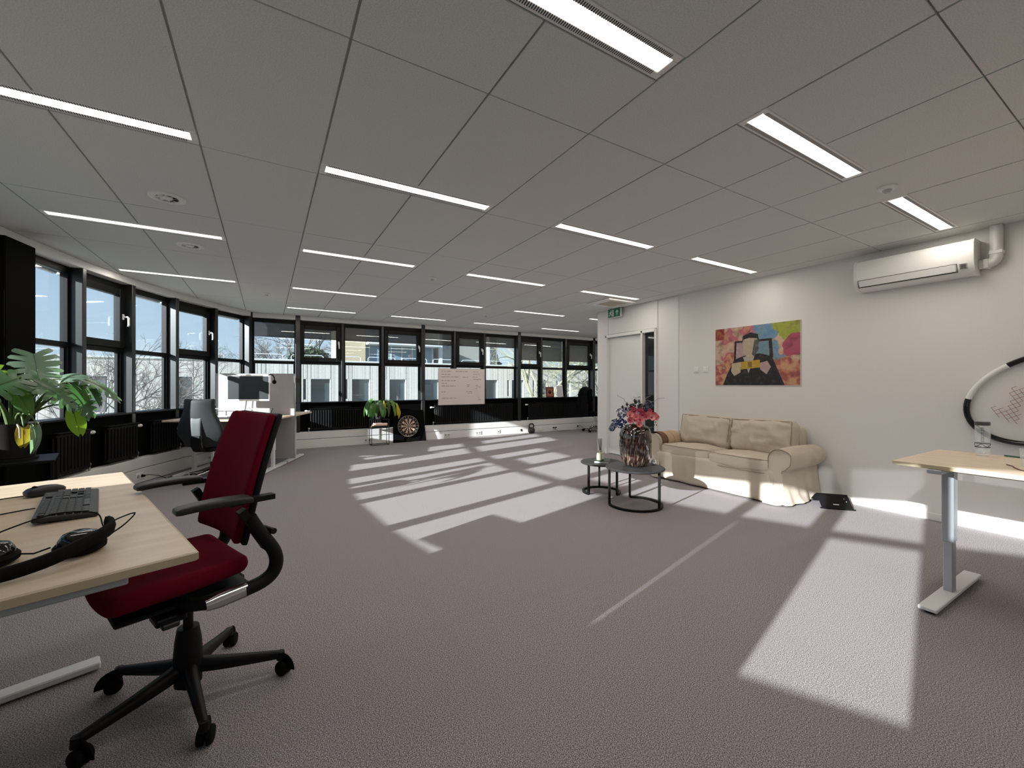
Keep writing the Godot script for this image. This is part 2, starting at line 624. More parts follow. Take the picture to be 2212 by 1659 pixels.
func window(n: int, a: Vector2, b: Vector2, sash: bool, shade: float, label: String, hside := 1.0) -> void:
	var w := (b - a).length() - 0.02
	var o := struct("window_%d" % n, label)
	o.transform = field(a, b)
	var zg := -0.15
	var m := MB.new()
	var hw := w * 0.5
	var jw := 0.045
	for s in [-1.0, 1.0]:
		m.bx(Vector3(s * (hw - jw / 2), 1.67, zg), Vector3(jw, 1.68, 0.07), 0.004)
		m.bx(Vector3(s * (hw - jw - 0.008), 1.28, zg - 0.005), Vector3(0.016, 0.75, 0.035), 0.002)
	m.bx(Vector3(0, 0.877, zg), Vector3(w, 0.06, 0.08), 0.004)
	m.bx(Vector3(0, 1.683, zg), Vector3(w, 0.054, 0.08), 0.004)
	m.bx(Vector3(0, 2.478, zg), Vector3(w, 0.066, 0.08), 0.004)
	part(o, "frame", m, mats["black_frame"])
	m = MB.new()
	m.bx(Vector3(0, 0.895, -0.065), Vector3(w, 0.022, 0.15), 0.004)
	part(o, "sill", m, mats["black_frame"])
	m = MB.new()
	m.bx(Vector3(0, 1.283, zg), Vector3(w - 2 * jw, 0.752, 0.004))
	part(o, "pane", m, mats["glass"])
	if sash:
		var sb := 0.085
		var ow := w - 0.05
		m = MB.new()
		for s in [-1.0, 1.0]:
			m.bx(Vector3(s * (ow * 0.5 - sb / 2), 2.077, zg + 0.035), Vector3(sb, 0.735, 0.075), 0.006)
		m.bx(Vector3(0, 1.752, zg + 0.035), Vector3(ow - 2 * sb, 0.085, 0.075), 0.006)
		m.bx(Vector3(0, 2.402, zg + 0.035), Vector3(ow - 2 * sb, 0.085, 0.075), 0.006)
		var sh := part(o, "sash", m, mats["black_frame"])
		m = MB.new()
		m.bx(Vector3(0, 2.077, zg + 0.03), Vector3(ow - 2 * sb, 0.57, 0.004))
		part(sh, "pane", m, mats["glass"])
		var hx := hside * (ow * 0.5 - sb / 2)
		m = MB.new()
		m.bx(Vector3(hx, 2.10, zg + 0.078), Vector3(0.028, 0.07, 0.012), 0.003)
		m.tube([Vector3(hx, 2.10, zg + 0.08), Vector3(hx, 2.10, zg + 0.125), Vector3(hx, 2.09, zg + 0.135), Vector3(hx, 2.0, zg + 0.137), Vector3(hx, 1.985, zg + 0.13)], 0.0115, 8)
		part(sh, "handle", m, mats["white_gloss"])
	else:
		m = MB.new()
		m.bx(Vector3(0, 2.077, zg), Vector3(w - 2 * jw, 0.735, 0.004))
		part(o, "pane", m, mats["glass"])
	if shade < 2.43:
		m = MB.new()
		m.bx(Vector3(0, (shade + 2.5) / 2, zg - 0.10), Vector3(w, 2.5 - shade, 0.003))
		m.bx(Vector3(0, shade, zg - 0.10), Vector3(w, 0.022, 0.016), 0.003)
		part(o, "shade", m, mats["shade_cloth"])
	else:
		m = MB.new()
		m.bx(Vector3(0, 2.47, zg - 0.10), Vector3(w, 0.06, 0.05), 0.01)
		part(o, "shade", m, mats["grey_metal"])

func build_facade() -> void:
	# axes of the curved window wall, as lengths along the arc
	var ax := [5.43, 4.655, 3.845, 3.05, 2.27, 1.50, 1.15, 0.67, -0.12, -1.09, -1.86, -3.05, -3.72, -4.42, -5.22, -6.0, -6.8, -7.46]
	var wn := 1
	var words := ["fifth", "fourth", "third", "second", "first"]
	for i in ax.size() - 1:
		if i == 5:
			continue
		var lab := "curved wall window with black frame, %s bay from the black pier" % words[i] if i < 5 else "curved wall window out of view to the left, bay %d" % (i - 5)
		window(wn, arcp(ax[i + 1], ARC), arcp(ax[i], ARC), i in [1, 3, 7, 9], 2.5 if i < 5 else 2.16, lab)
		wn += 1
	# posts (deep fins) at the axes
	for i in ax.size():
		var b := MB.new()
		var q := arcp(ax[i], ARC)
		var f := field(arcp(ax[i] - 0.1, ARC), arcp(ax[i] + 0.1, ARC))
		f.origin = P(q.x, 0, q.y)
		var wide := 0.06 if i != 0 else 0.07
		if ax[i] == -3.72:
			wide = 0.13
		var h := 2.52 if i != 0 else HC
		b.box(f * Transform3D(Basis(), Vector3(0, (h + 0.32) / 2, -0.095)), Vector3(wide, h - 0.32, 0.19), 0.006)
		structm("trim_%d" % (i + 2), "deep black window post number %d of the curved wall" % i, b, mats["black_fin"])
	# black pier between the fifth and sixth axis
	var b := MB.new()
	b.box(field(arcp(1.15, ARC), arcp(1.5, ARC)) * Transform3D(Basis(), Vector3(0, 1.41, -0.06)), Vector3(0.36, 2.2, 0.24), 0.006)
	structm("wall_pier", "black clad pier at the left picture edge", b, mats["black_wall"])
	# parapet, white cable duct and head band of the curved wall
	var par := MB.new()
	var duct := MB.new()
	var band := MB.new()
	var groove := MB.new()
	for i in ax.size() - 1:
		var a := arcp(ax[i + 1], ARC)
		var c := arcp(ax[i], ARC)
		var f := field(a, c)
		var l := (c - a).length() + 0.015
		par.box(f * Transform3D(Basis(), Vector3(0, 0.60, -0.13)), Vector3(l, 0.56, 0.16))
		duct.box(f * Transform3D(Basis(), Vector3(0, 0.25, -0.02)), Vector3(l, 0.13, 0.15), 0.004)
		duct.box(f * Transform3D(Basis(), Vector3(0, 0.09, -0.02)), Vector3(l, 0.172, 0.15), 0.004)
		groove.box(f * Transform3D(Basis(), Vector3(0, 0.18, -0.03)), Vector3(l, 0.02, 0.13))
		band.box(f * Transform3D(Basis(), Vector3(0, 2.557, -0.08)), Vector3(l - 0.004, 0.082, 0.16), 0.003)
		par.box(f * Transform3D(Basis(), Vector3(0, 2.58, -0.17)), Vector3(l, 0.16, 0.10))
	structm("wall_left", "black panels under and over the curved windows", par, mats["black_wall"])
	structm("baseboard_left", "white cable duct under the curved windows", duct, mats["white_panel"])
	structm("trim_groove", "recessed line in the curved white cable duct", groove, mats["concrete"])
	structm("trim_band", "white band between curved windows and ceiling", band, mats["white_panel"])
	# straight back wall
	var xs := [-0.25, 0.53, 1.36, 2.17, 3.05, 3.85, 4.64, 5.60, 6.35, 7.17, 8.12, 8.9, 9.6]
	var sash := [false, true, false, true, false, true, false, true, false, true, false, true]
	var shade := [2.19, 2.19, 2.19, 2.19, 2.19, 2.20, 2.21, 1.91, 1.90, 1.91, 1.9, 1.9]
	var wl := ["narrow window beside the corner of the back wall", "back wall window with handle above the first radiator", "back wall window above the left part of the yellowing plant", "back wall window with handle above the dartboard", "back wall window partly behind the whiteboard's left half", "back wall window with handle behind the whiteboard's right half", "back wall window between the whiteboard and the next post", "back wall window with handle above the kettlebell", "back wall window behind the red picture frame", "back wall window with handle behind the jacket chair", "back wall window half hidden by the white partition", "back wall window hidden behind the white partition"]
	for i in xs.size() - 1:
		window(wn, Vector2(xs[i], 9.1), Vector2(xs[i + 1], 9.1), sash[i], shade[i], wl[i])
		wn += 1
	for i in range(1, xs.size()):
		var post := i in [1, 4, 7, 10]
		b = MB.new()
		var h := HC if post else 2.52
		b.bx(P(xs[i], (h + 0.32) / 2, 9.1 + (0.085 if post else 0.13)), Vector3(0.085 if post else 0.055, h - 0.32, 0.19 if post else 0.12), 0.006)
		structm("trim_%d" % (i + 30), "black post number %d of the back windows" % i, b, mats["black_fin"])
	b = MB.new()
	b.bx(P(4.67, 0.60, 9.23), Vector3(9.9, 0.56, 0.16))
	b.bx(P(4.67, 2.60, 9.27), Vector3(9.9, 0.18, 0.10))
	structm("wall_back", "black panel under and over the back windows", b, mats["black_wall"])
	b = MB.new()
	for i in 4:
		var x0: float = [-0.22, 0.573, 3.093, 5.643][i]
		var x1: float = [0.487, 3.007, 5.557, 9.6][i]
		b.bx(P((x0 + x1) / 2, 2.557, 9.17), Vector3(x1 - x0, 0.082, 0.16), 0.003)
	structm("trim_head", "white band between back windows and ceiling", b, mats["white_panel"])
	b = MB.new()
	b.bx(P(4.67, 0.25, 9.11), Vector3(9.86, 0.13, 0.13), 0.004)
	b.bx(P(4.67, 0.087, 9.11), Vector3(9.86, 0.172, 0.13), 0.004)
	structm("baseboard_back", "white two-step cable duct under the back windows", b, mats["white_panel"])
	# boards set against windows that are out of view on the left; they keep the low sun off part of the carpet
	for k in 4:
		var s0: float = [-3.655, -3.0, -5.95, -7.4][k]
		var s1: float = [-3.155, -1.9, -4.45, -6.05][k]
		b = MB.new()
		var f := field(arcp(s0, ARC + 0.03), arcp(s1, ARC + 0.03))
		var l := (arcp(s1, ARC) - arcp(s0, ARC)).length()
		var top: float = [1.615, 1.655, 1.655, 1.655][k]
		b.box(Transform3D(Basis(), Vector3(0, (top - 0.91) / 2, 0)), Vector3(l, top - 0.91, 0.02), 0.004)
		var o := single("window_board", ["short grey felt board standing on the sill left of the picture", "long grey felt board standing on the sill left of the picture", "longest grey felt board standing on the sill behind the camera", "last grey felt board on the sill by the rear wall"][k], "board", b, mats["felt"], Vector3.ZERO, 0.0, "felt boards on the sill")
		o.transform = f * Transform3D(Basis(), Vector3(0, 0.907, 0.0))

func build_ceiling() -> void:
	var room := room_poly()
	var top := MB.new()
	top.extrude(slab_poly(0.24), 0.25, flat(HC + 0.06))
	structm("roof_slab", "concrete slab over the ceiling", top, mats["concrete"])
	var c := struct("ceiling", "suspended ceiling of pale grey mineral tiles")
	var gb := MB.new()
	gb.extrude(room, 0.01, flat(HC + 0.0165))
	part(c, "grid", gb, mats["tile_grid"])
	var lights := []
	for r in [[-0.62, [1, 2]], [1.18, [0, 1, 2]], [2.82, [-1, 0, 1, 2]], [4.645, [-1, 0, 1, 2]], [6.53, [-1, 0, 1, 2, 3, 4]], [8.25, [0, 1, 2, 3, 4]]]:
		for k in r[1]:
			lights.append([0.2825 + 1.8 * k, r[0], k])
	var zb := [-2.4, -1.89, -0.69, 0.51, 1.703, 2.9, 4.1, 5.3, 6.5, 7.7, 8.9, 9.1]
	var cache := {}
	for i in range(-4, 16):
		var x0 := 0.2825 + 0.6 * i
		var cuts := []
		for l in lights:
			if x0 > l[0] - 0.05 and x0 < l[0] + 1.15:
				cuts.append([l[1] - 0.075, l[1] + 0.075])
		for j in zb.size() - 1:
			var spans := [[zb[j], zb[j + 1]]]
			for cu in cuts:
				var ns := []
				for s in spans:
					if cu[1] <= s[0] or cu[0] >= s[1]:
						ns.append(s)
					else:
						if cu[0] > s[0] + 0.02:
							ns.append([s[0], cu[0]])
						if cu[1] < s[1] - 0.02:
							ns.append([cu[1], s[1]])
				spans = ns
			for s in spans:
				var rect := PackedVector2Array([Vector2(x0 + 0.005, s[0] + 0.003), Vector2(x0 + 0.595, s[0] + 0.003), Vector2(x0 + 0.595, s[1] - 0.003), Vector2(x0 + 0.005, s[1] - 0.003)])
				for poly in Geometry2D.intersect_polygons(rect, room):
					if Geometry2D.is_polygon_clockwise(poly) or poly.size() < 3:
						continue
					if poly.size() == 4 and absf(s[1] - s[0] - 1.2) < 0.02 and absf((poly[0] - poly[2]).length() - (rect[0] - rect[2]).length()) < 1e-3:
						var key := snappedf(s[1] - s[0], 0.001)
						if not cache.has(key):
							var tb := MB.new()
							tb.box(Transform3D(), Vector3(0.59, 0.02, s[1] - s[0] - 0.006), 0.002)
							cache[key] = tb.mesh()
						mpart(c, "tile", cache[key], mats["tile"], Transform3D(Basis(), P(x0 + 0.3, HC + 0.01, (s[0] + s[1]) / 2)))
					else:
						var tb := MB.new()
						tb.extrude(poly, 0.02, flat(HC))
						part(c, "tile", tb, mats["tile"])
	# light fittings
	var em := mat("lamp_lens", 1, 0.97, 0.92, 0.6)
	em.emission_enabled = true
	em.emission = Color(1.0, 0.975, 0.945)
	em.emission_energy_multiplier = 2.4
	var hb := MB.new()
	hb.bx(Vector3(0.6, 0.012, -0.056), Vector3(1.19, 0.02, 0.034), 0.003)
	hb.bx(Vector3(0.6, 0.012, 0.056), Vector3(1.19, 0.02, 0.034), 0.003)
	hb.bx(Vector3(0.02, 0.012, 0), Vector3(0.032, 0.02, 0.078), 0.003)
	hb.bx(Vector3(1.18, 0.012, 0), Vector3(0.032, 0.02, 0.078), 0.003)
	var hm := hb.mesh()
	var lb := MB.new()
	lb.bx(Vector3(0.6, 0.009, 0), Vector3(1.128, 0.012, 0.078), 0.002)
	var lm := lb.mesh()
	var sl := MB.new()
	for k in 110:
		for s in [-0.050, 0.050]:
			sl.bx(Vector3(0.05 + k * 0.01, 0.0025, s), Vector3(0.0045, 0.002, 0.02))
	var slm := sl.mesh()
	var rows := {-0.62: "row behind the camera", 1.18: "nearest row", 2.82: "second row", 4.645: "third row", 6.53: "fourth row", 8.25: "last row along the back windows"}
	var colw := {-1: "leftmost by the curved windows", 0: "first left of the middle", 1: "above the middle of the room", 2: "on the sofa wall side", 3: "first beyond the partition corner", 4: "second beyond the partition corner"}
	for l in lights:
		var t := thing("ceiling_light", "recessed white strip light, %s, %s" % [rows[l[1]], colw[l[2]]], "light", P(l[0], HC, l[1]), 0.0, "recessed strip lights in the ceiling")
		mpart(t, "housing", hm, mats["white_panel"])
		mpart(t, "diffuser", lm, em)
		if l[1] < 3.0:
			mpart(t, "grille", slm, mats["dark_plastic"]).set_meta("kind", "stuff")
		var al := AreaLight3D.new()
		al.name = "lamp"
		al.area_size = Vector2(1.12, 0.078)
		al.light_color = Color(1.0, 0.965, 0.92)
		al.light_energy = 0.68
		al.area_range = 30.0
		al.area_attenuation = 2.0
		al.shadow_enabled = true
		al.position = Vector3(0.6, -0.003, 0)
		al.rotation = Vector3(-PI / 2, 0, 0)
		t.add_child(al)
	# round air outlets
	for k in 2:
		var t := thing("air_vent", ["large round white air outlet in the ceiling, nearer one", "round white air outlet in the ceiling, farther one"][k], "vent", P([-0.61, -0.63][k], HC, [3.815, 5.02][k]), 0.0, "round air outlets")
		var vb := MB.new()
		vb.lathe([Vector2(0.066, 0.004), Vector2(0.068, -0.010), Vector2(0.085, -0.016), Vector2(0.108, -0.008), Vector2(0.112, 0.002)], 32)
		part(t, "rim", vb, mats["white_panel"])
		vb = MB.new()
		vb.lathe([Vector2(0, -0.012), Vector2(0.028, -0.012), Vector2(0.034, -0.004), Vector2(0.034, 0.01)], 20)
		part(t, "hub", vb, mats["white_panel"])
		for j in 8:
			vb = MB.new()
			vb.box(Transform3D(Basis(Vector3.UP, TAU * j / 8) * Basis(Vector3.RIGHT, 0.6), Vector3.ZERO) * Transform3D(Basis(), Vector3(0.05, -0.004, 0)), Vector3(0.038, 0.002, 0.02))
			part(t, "blade", vb, mats["white_panel"])
		vb = MB.new()
		vb.lathe([Vector2(0, 0.0005), Vector2(0.068, 0.0005)], 24, XF(Vector3(0, -0.0015, 0)))
		part(t, "throat", vb, mats["black_plastic"])
	# smoke detectors
	var dl := ["round white smoke detector beside the light above the sofa wall", "small round detector near the corner of the curved windows", "small round detector between the middle lights", "small round detector before the whiteboard window"]
	var dp := [[3.62, 1.13], [0.0, 7.1], [1.79, 5.0], [3.63, 7.14]]
	for k in 4:
		var t := thing("smoke_detector", dl[k], "detector", P(dp[k][0], HC, dp[k][1]), 0.0, "ceiling detectors")
		var vb := MB.new()
		vb.lathe([Vector2(0, -0.022), Vector2(0.040, -0.022), Vector2(0.052, -0.012), Vector2(0.054, 0.001)], 24)
		part(t, "base", vb, mats["white_panel"])
		vb = MB.new()
		vb.lathe([Vector2(0, -0.042), Vector2(0.016, -0.040), Vector2(0.025, -0.030), Vector2(0.026, -0.021)], 20)
		part(t, "sensor", vb, mats["grey_metal"])
	# ceiling cassette beside the exit sign
	var t := thing("ceiling_cassette", "square white ceiling air cassette with a central grille above the exit sign", "air conditioner", P(4.86, HC, 5.02))
	var vb := MB.new()
	vb.bx(Vector3(0, -0.012, 0), Vector3(0.6, 0.024, 0.52), 0.008)
	part(t, "frame", vb, mats["white_gloss"])
	vb = MB.new()
	for k in 14:
		vb.bx(Vector3(0, -0.026, -0.15 + 0.023 * k), Vector3(0.36, 0.004, 0.012), 0.001)
	part(t, "grille", vb, mat("beige_plastic", 0.55, 0.47, 0.37, 0.5))
	for s in [-1.0, 1.0]:
		vb = MB.new()
		vb.bx(Vector3(s * 0.25, -0.027, 0), Vector3(0.05, 0.006, 0.42), 0.002)
		part(t, "flap", vb, mats["white_panel"])

# bare tree: tapering branches that fork; returns a mesh of about height h
func bare_tree(seed_: int, h: float, depth: int, spread: float, droop := 0.0, base_r := 0.0) -> ArrayMesh:
	var r := RandomNumberGenerator.new()
	r.seed = seed_
	var b := MB.new()
	var stack := [[Vector3.ZERO, Vector3.UP, h * 0.30, (base_r if base_r > 0.0 else h * 0.022), depth]]
	while stack.size():
		var e: Array = stack.pop_back()
		var p: Vector3 = e[0]
		var d: Vector3 = e[1]
		var l: float = e[2]
		var rad: float = e[3]
		var lev: int = e[4]
		var pts := [p]
		var q := p
		var dd := d
		for k in 3:
			dd = (dd + Vector3(r.randf_range(-1, 1), r.randf_range(-0.6, 1) - droop, r.randf_range(-1, 1)) * 0.16).normalized()
			q = q + dd * l / 3.0
			pts.append(q)
		b.sweep(pts, [Vector2(1, 0) * rad, Vector2(0, 1) * rad, Vector2(-1, 0) * rad, Vector2(0, -1) * rad], Vector3(0.1, 0.3, 0.95), false, false, [1.0, 0.9, 0.8, 0.68])
		if lev > 0:
			var nb := 2 + (1 if r.randf() < 0.55 else 0) + (1 if lev == depth else 0)
			for k in nb:
				var ax := Vector3(r.randf_range(-1, 1), r.randf_range(-0.3, 0.3), r.randf_range(-1, 1)).normalized()
				var nd := dd.rotated(ax, r.randf_range(0.35, 1.0) * spread)
				var from: Vector3 = q if k < 2 else pts[r.randi_range(1, 2)]
				stack.append([from, nd.normalized(), l * r.randf_range(0.62, 0.85), rad * r.randf_range(0.58, 0.74), lev - 1])
	return b.mesh()

func leaf_blob(seed_: int, size: Vector3, count: int, leaf: float, pointed := false) -> ArrayMesh:
	var r := RandomNumberGenerator.new()
	r.seed = seed_
	var b := MB.new()
	for k in count:
		var u := Vector3(r.randfn(), r.randfn(), r.randfn()).normalized() * pow(r.randf(), 0.33)
		if pointed:
			var t := (u.y + 1.0) / 2.0
			u.x *= 1.15 - t
			u.z *= 1.15 - t
		var c := u * size * 0.5
		var a := Vector3(r.randfn(), r.randfn() - 0.4, r.randfn()).normalized()
		var w := a.cross(Vector3(r.randfn(), r.randfn(), r.randfn())).normalized()
		var m := a.cross(w).normalized()
		b.tri(c - w * leaf * 0.4, c + w * leaf * 0.4, c + a * leaf, m, m, m)
	return b.mesh()

func build_outside() -> void:
	var slat := mat("slat_wood", 1, 1, 1, 0.85)
	var f := FastNoiseLite.new()
	f.seed = 31
	f.frequency = 0.05
	var im := Image.create(256, 256, false, Image.FORMAT_RGB8)
	var hm := Image.create(256, 256, false, Image.FORMAT_RGB8)
	for x in 256:
		var q := x % 16
		var tone := f.get_noise_1d(floorf(x / 16.0) * 37.0) * 0.10
		for y in 256:
			var t := tone + f.get_noise_2d(x * 3.0, y * 0.5) * 0.09
			var g := 0.77 + t if q > 2 else 0.50 + t
			im.set_pixel(x, y, Color(g * 1.0, g * 0.985, g * 0.94))
			hm.set_pixel(x, y, Color(1, 1, 1) if q > 2 else Color(0, 0, 0))
	slat.albedo_texture = ImageTexture.create_from_image(im)
	var dark := mat("far_glass", 0.045, 0.065, 0.075, 0.08, 0.0, 0.8)
	var pale := mat("far_reveal", 0.62, 0.63, 0.62, 0.6)
	var inner := mat("far_room", 0.16, 0.17, 0.17, 0.9)
	# two wings of the slatted building over the courtyard; [start, end, windows along it (from, to, bottom, top)]
	var k := 1.25
	var winsA := []
	for j in range(-1, 12):
		var x := (2.01 + 2.03 * j) * k
		winsA.append([x, x + 1.2, -0.6, 1.64])
		winsA.append([x - 0.45, x - 0.23, 0.26, 1.64])
	var wings := [[Vector2(-1.2, 30.0), Vector2(34.0, 30.0), winsA, -1.2], [Vector2(-26.0, 31.5), Vector2(-1.15, 31.5), [], 0.0]]
	for j in 12:
		wings[1][2].append([2.0 + 1.9 * j, 2.0 + 1.9 * j + (1.2 if j % 2 == 0 else 0.35), -0.3, 1.75])
	for wi in 2:
		var wing: Array = wings[wi]
		var a: Vector2 = wing[0]
		var c: Vector2 = wing[1]
		var fx := field(a, c)
		fx.origin = P(a.x, 0, a.y)
		var t := thing("slatted_building", ["grey wood slatted building straight across behind the back windows", "grey wood slatted wing seen through the curved windows"][wi], "building", Vector3.ZERO, 0.0, "slatted office wings")
		t.transform = fx
		var l := (c - a).length()
		var off: float = wing[3]
		# cladding panels between the windows
		var xs := [0.0]
		for w in wing[2]:
			xs.append(w[0] - off)
			xs.append(w[1] - off)
		xs.append(l)
		xs.sort()
		var ptop := 2.75
		for j in xs.size() - 1:
			var x0: float = xs[j]
			var x1: float = xs[j + 1]
			if x1 - x0 < 0.02:
				continue
			var wn = null
			for w in wing[2]:
				if absf(w[0] - off - x0) < 0.01 and absf(w[1] - off - x1) < 0.01:
					wn = w
			for e in ([[-3.0, ptop]] if wn == null else [[-3.0, wn[2]], [wn[3], ptop]]):
				var b := MB.new()
				var y0: float = e[0]
				var y1: float = e[1]
				b.bx(Vector3((x0 + x1) / 2, (y0 + y1) / 2, -0.1), Vector3(x1 - x0 - 0.03, y1 - y0, 0.2), 0.01)
				b.quad(Vector3(x0 + 0.015, y0, 0.004), Vector3(x1 - 0.015, y0, 0.004), Vector3(x1 - 0.015, y1, 0.004), Vector3(x0 + 0.015, y1, 0.004), Vector3.BACK, Vector2(x0, y0), Vector2(x1, y0), Vector2(x1, y1), Vector2(x0, y1))
				part(t, "panel", b, slat)
			if wn != null:
				var b := MB.new()
				b.bx(Vector3((x0 + x1) / 2, (wn[2] + wn[3]) / 2, -0.22), Vector3(x1 - x0, wn[3] - wn[2], 0.02))
				var win := part(t, "window", b, dark)
				b = MB.new()
				b.bx(Vector3(x1 - 0.03, (wn[2] + wn[3]) / 2, -0.1), Vector3(0.05, wn[3] - wn[2], 0.22))
				b.bx(Vector3((x0 + x1) / 2, wn[3] - 0.02, -0.1), Vector3(x1 - x0, 0.03, 0.22))
				part(win, "reveal", b, pale)
		var b := MB.new()
		b.bx(Vector3(l / 2, -0.2, -0.6), Vector3(l, 5.6, 0.5))
		part(t, "core", b, inner)
		b = MB.new()
		b.bx(Vector3(l / 2, ptop + 0.045, -0.25), Vector3(l, 0.09, 0.7), 0.01)
		part(t, "coping", b, pale)
		b = MB.new()
		for j in int(l / 2.4):
			b.tube([Vector3(0.2 + j * 2.4, ptop + 0.05, -0.5), Vector3(0.2 + j * 2.4, ptop + 0.34, -0.5), Vector3(0.3 + j * 2.4, ptop + 0.42, -0.5), Vector3(2.0 + j * 2.4, ptop + 0.42, -0.5), Vector3(2.1 + j * 2.4, ptop + 0.34, -0.5), Vector3(2.1 + j * 2.4, ptop + 0.05, -0.5)], 0.025, 5)
		part(t, "roof_rail", b, pale)
	# buildings that rise behind the slatted wing
	var br := mat("tan_brick", 1, 1, 1, 0.9)
	tri_mat(br, noise_tex(0.06, Color(0.70, 0.64, 0.52), Color(0.80, 0.74, 0.62), 256, 41), 0.6)
	var gb := mat("grey_brick", 1, 1, 1, 0.9)
	tri_mat(gb, noise_tex(0.06, Color(0.55, 0.55, 0.51), Color(0.63, 0.63, 0.59), 256, 42), 0.6)
	var t := thing("brick_tower", "tan brick block with a glazed top floor rising behind the slatted building", "building", P(8.0, 0, 46.0))
	var b := MB.new()
	b.bx(Vector3(-0.7, 2.5, 0), Vector3(2.4, 11.5, 6), 0.02)
	part(t, "wall", b, br)
	b = MB.new()
	b.bx(Vector3(4.1, 2.3, 0.2), Vector3(7.2, 5.8, 5))
	part(t, "glass_front", b, mat("far_blue_glass", 0.18, 0.27, 0.33, 0.1))
	for j in 7:
		b = MB.new()
		b.bx(Vector3(0.9 + j * 1.1, 2.6, 2.72), Vector3(0.08, 5.2, 0.08))
		part(t, "mullion", b, pale)
	b = MB.new()
	b.bx(Vector3(4.2, 5.3, 1.0), Vector3(7.3, 0.25, 6.4), 0.03)
	part(t, "roof_edge", b, pale)
	t = thing("brick_block", "grey brick block with white corner pipe behind the whiteboard window", "building", P(19.8, 0, 46.0))
	b = MB.new()
	b.bx(Vector3(0, 3, 0), Vector3(7.2, 11, 6), 0.02)
	part(t, "wall", b, gb)
	b = MB.new()
	b.bx(Vector3(-3.5, 3, 3.15), Vector3(0.35, 11, 0.3))
	b.bx(Vector3(2.4, 5.2, 3.1), Vector3(0.25, 3.4, 0.25))
	part(t, "pipe", b, pale)
	# ground of the courtyard
	b = MB.new()
	b.bx(P(8, -3.3, 30), Vector3(160, 0.3, 120))
	structm("ground", "courtyard ground far below the windows", b, mat("courtyard", 0.46, 0.45, 0.38, 0.95))
	# trees
	var bark := mat("bark", 0.13, 0.115, 0.095, 0.9)
	var pale_twig := mat("pale_twig", 0.30, 0.29, 0.19, 0.9)
	var ta := bare_tree(11, 11.0, 8, 0.8, 0.0, 0.2)
	var tb := bare_tree(12, 8.5, 8, 0.9, 0.0, 0.16)
	var tc := bare_tree(13, 8.0, 8, 1.0, 0.1, 0.12)
	var spots := [[-10.5, 52.0, tb, 0.95, "bare tree over the roof seen in the first curved window"], [-6.0, 54.0, tb, 1.15, "bare tree over the roof seen in the third curved window"], [0.0, 56.0, ta, 0.85, "bare tree over the roof beside the corner of the windows"], [3.2, 60.0, ta, 1.25, "tall bare tree over the roof above the desk partition"], [8.0, 62.0, ta, 1.45, "tall bare tree beside the tan brick block"], [19.0, 66.0, tb, 1.4, "bare tree behind the glazed top floor"], [34.0, 54.0, tb, 0.95, "bare tree beyond the grey brick block"], [-17.0, 46.0, tb, 1.0, "bare tree at the far left over the roof"]]
	for s in spots:
		var o := thing("bare_tree", s[4], "tree", P(s[0], -3.2, s[1]), s[0] * 1.7, "bare trees behind the buildings")
		mpart(o, "branches", s[2], bark, Transform3D(Basis().scaled(Vector3.ONE * s[3]), Vector3.ZERO))
	var near := [[-4.3, 19.0, tc, 0.80, "leafless courtyard tree before the slatted wing in the third curved window"], [-1.6, 21.0, tc, 0.62, "small leafless tree before the slatted wing left of the desk partition"]]
	for s in near:
		var o := thing("courtyard_tree", s[4], "tree", P(s[0], -3.2, s[1]), s[0], "leafless trees in the courtyard")
		mpart(o, "branches", s[2], bark, Transform3D(Basis().scaled(Vector3.ONE * s[3]), Vector3.ZERO))
	for s in [[16.0, 23.0, 1.35, "pale twiggy tree outside the window above the kettlebell"], [21.5, 22.5, 1.45, "pale twiggy tree outside the window with the red picture frame"], [26.0, 21.5, 1.5, "pale twiggy tree outside the window behind the jacket chair"]]:
		var o := thing("twiggy_tree", s[3], "tree", P(s[0], -3.2, s[1]), s[0] * 2.0, "pale twiggy trees in the courtyard")
		mpart(o, "branches", tc, pale_twig, Transform3D(Basis().scaled(Vector3.ONE * s[2]), Vector3.ZERO))
	var ev := mat("evergreen", 0.05, 0.075, 0.035, 0.9)
	var o := thing("evergreen_tree", "dark pointed evergreen on the roof line in the window right of the whiteboard", "tree", P(27.0, -3.2, 50.0))
	mpart(o, "foliage", leaf_blob(5, Vector3(4.4, 6.5, 4.4), 2600, 0.42, true), ev, Transform3D(Basis(), Vector3(0, 5.2, 0)))
	b = MB.new()
	b.cyl(Vector3.ZERO, Vector3(0, 4, 0), 0.2, 0.12, 8)
	part(o, "trunk", b, bark)
	o = thing("roof_shrub", "low green shrub over the roof line above the desk partition", "shrub", P(3.6, -3.2, 44.0))
	mpart(o, "foliage", leaf_blob(6, Vector3(4.0, 2.8, 3.0), 2200, 0.3), ev, Transform3D(Basis(), Vector3(0, 6.6, 0)))
	b = MB.new()
	b.cyl(Vector3.ZERO, Vector3(0, 6.4, 0), 0.15, 0.08, 8)
	part(o, "trunk", b, bark)

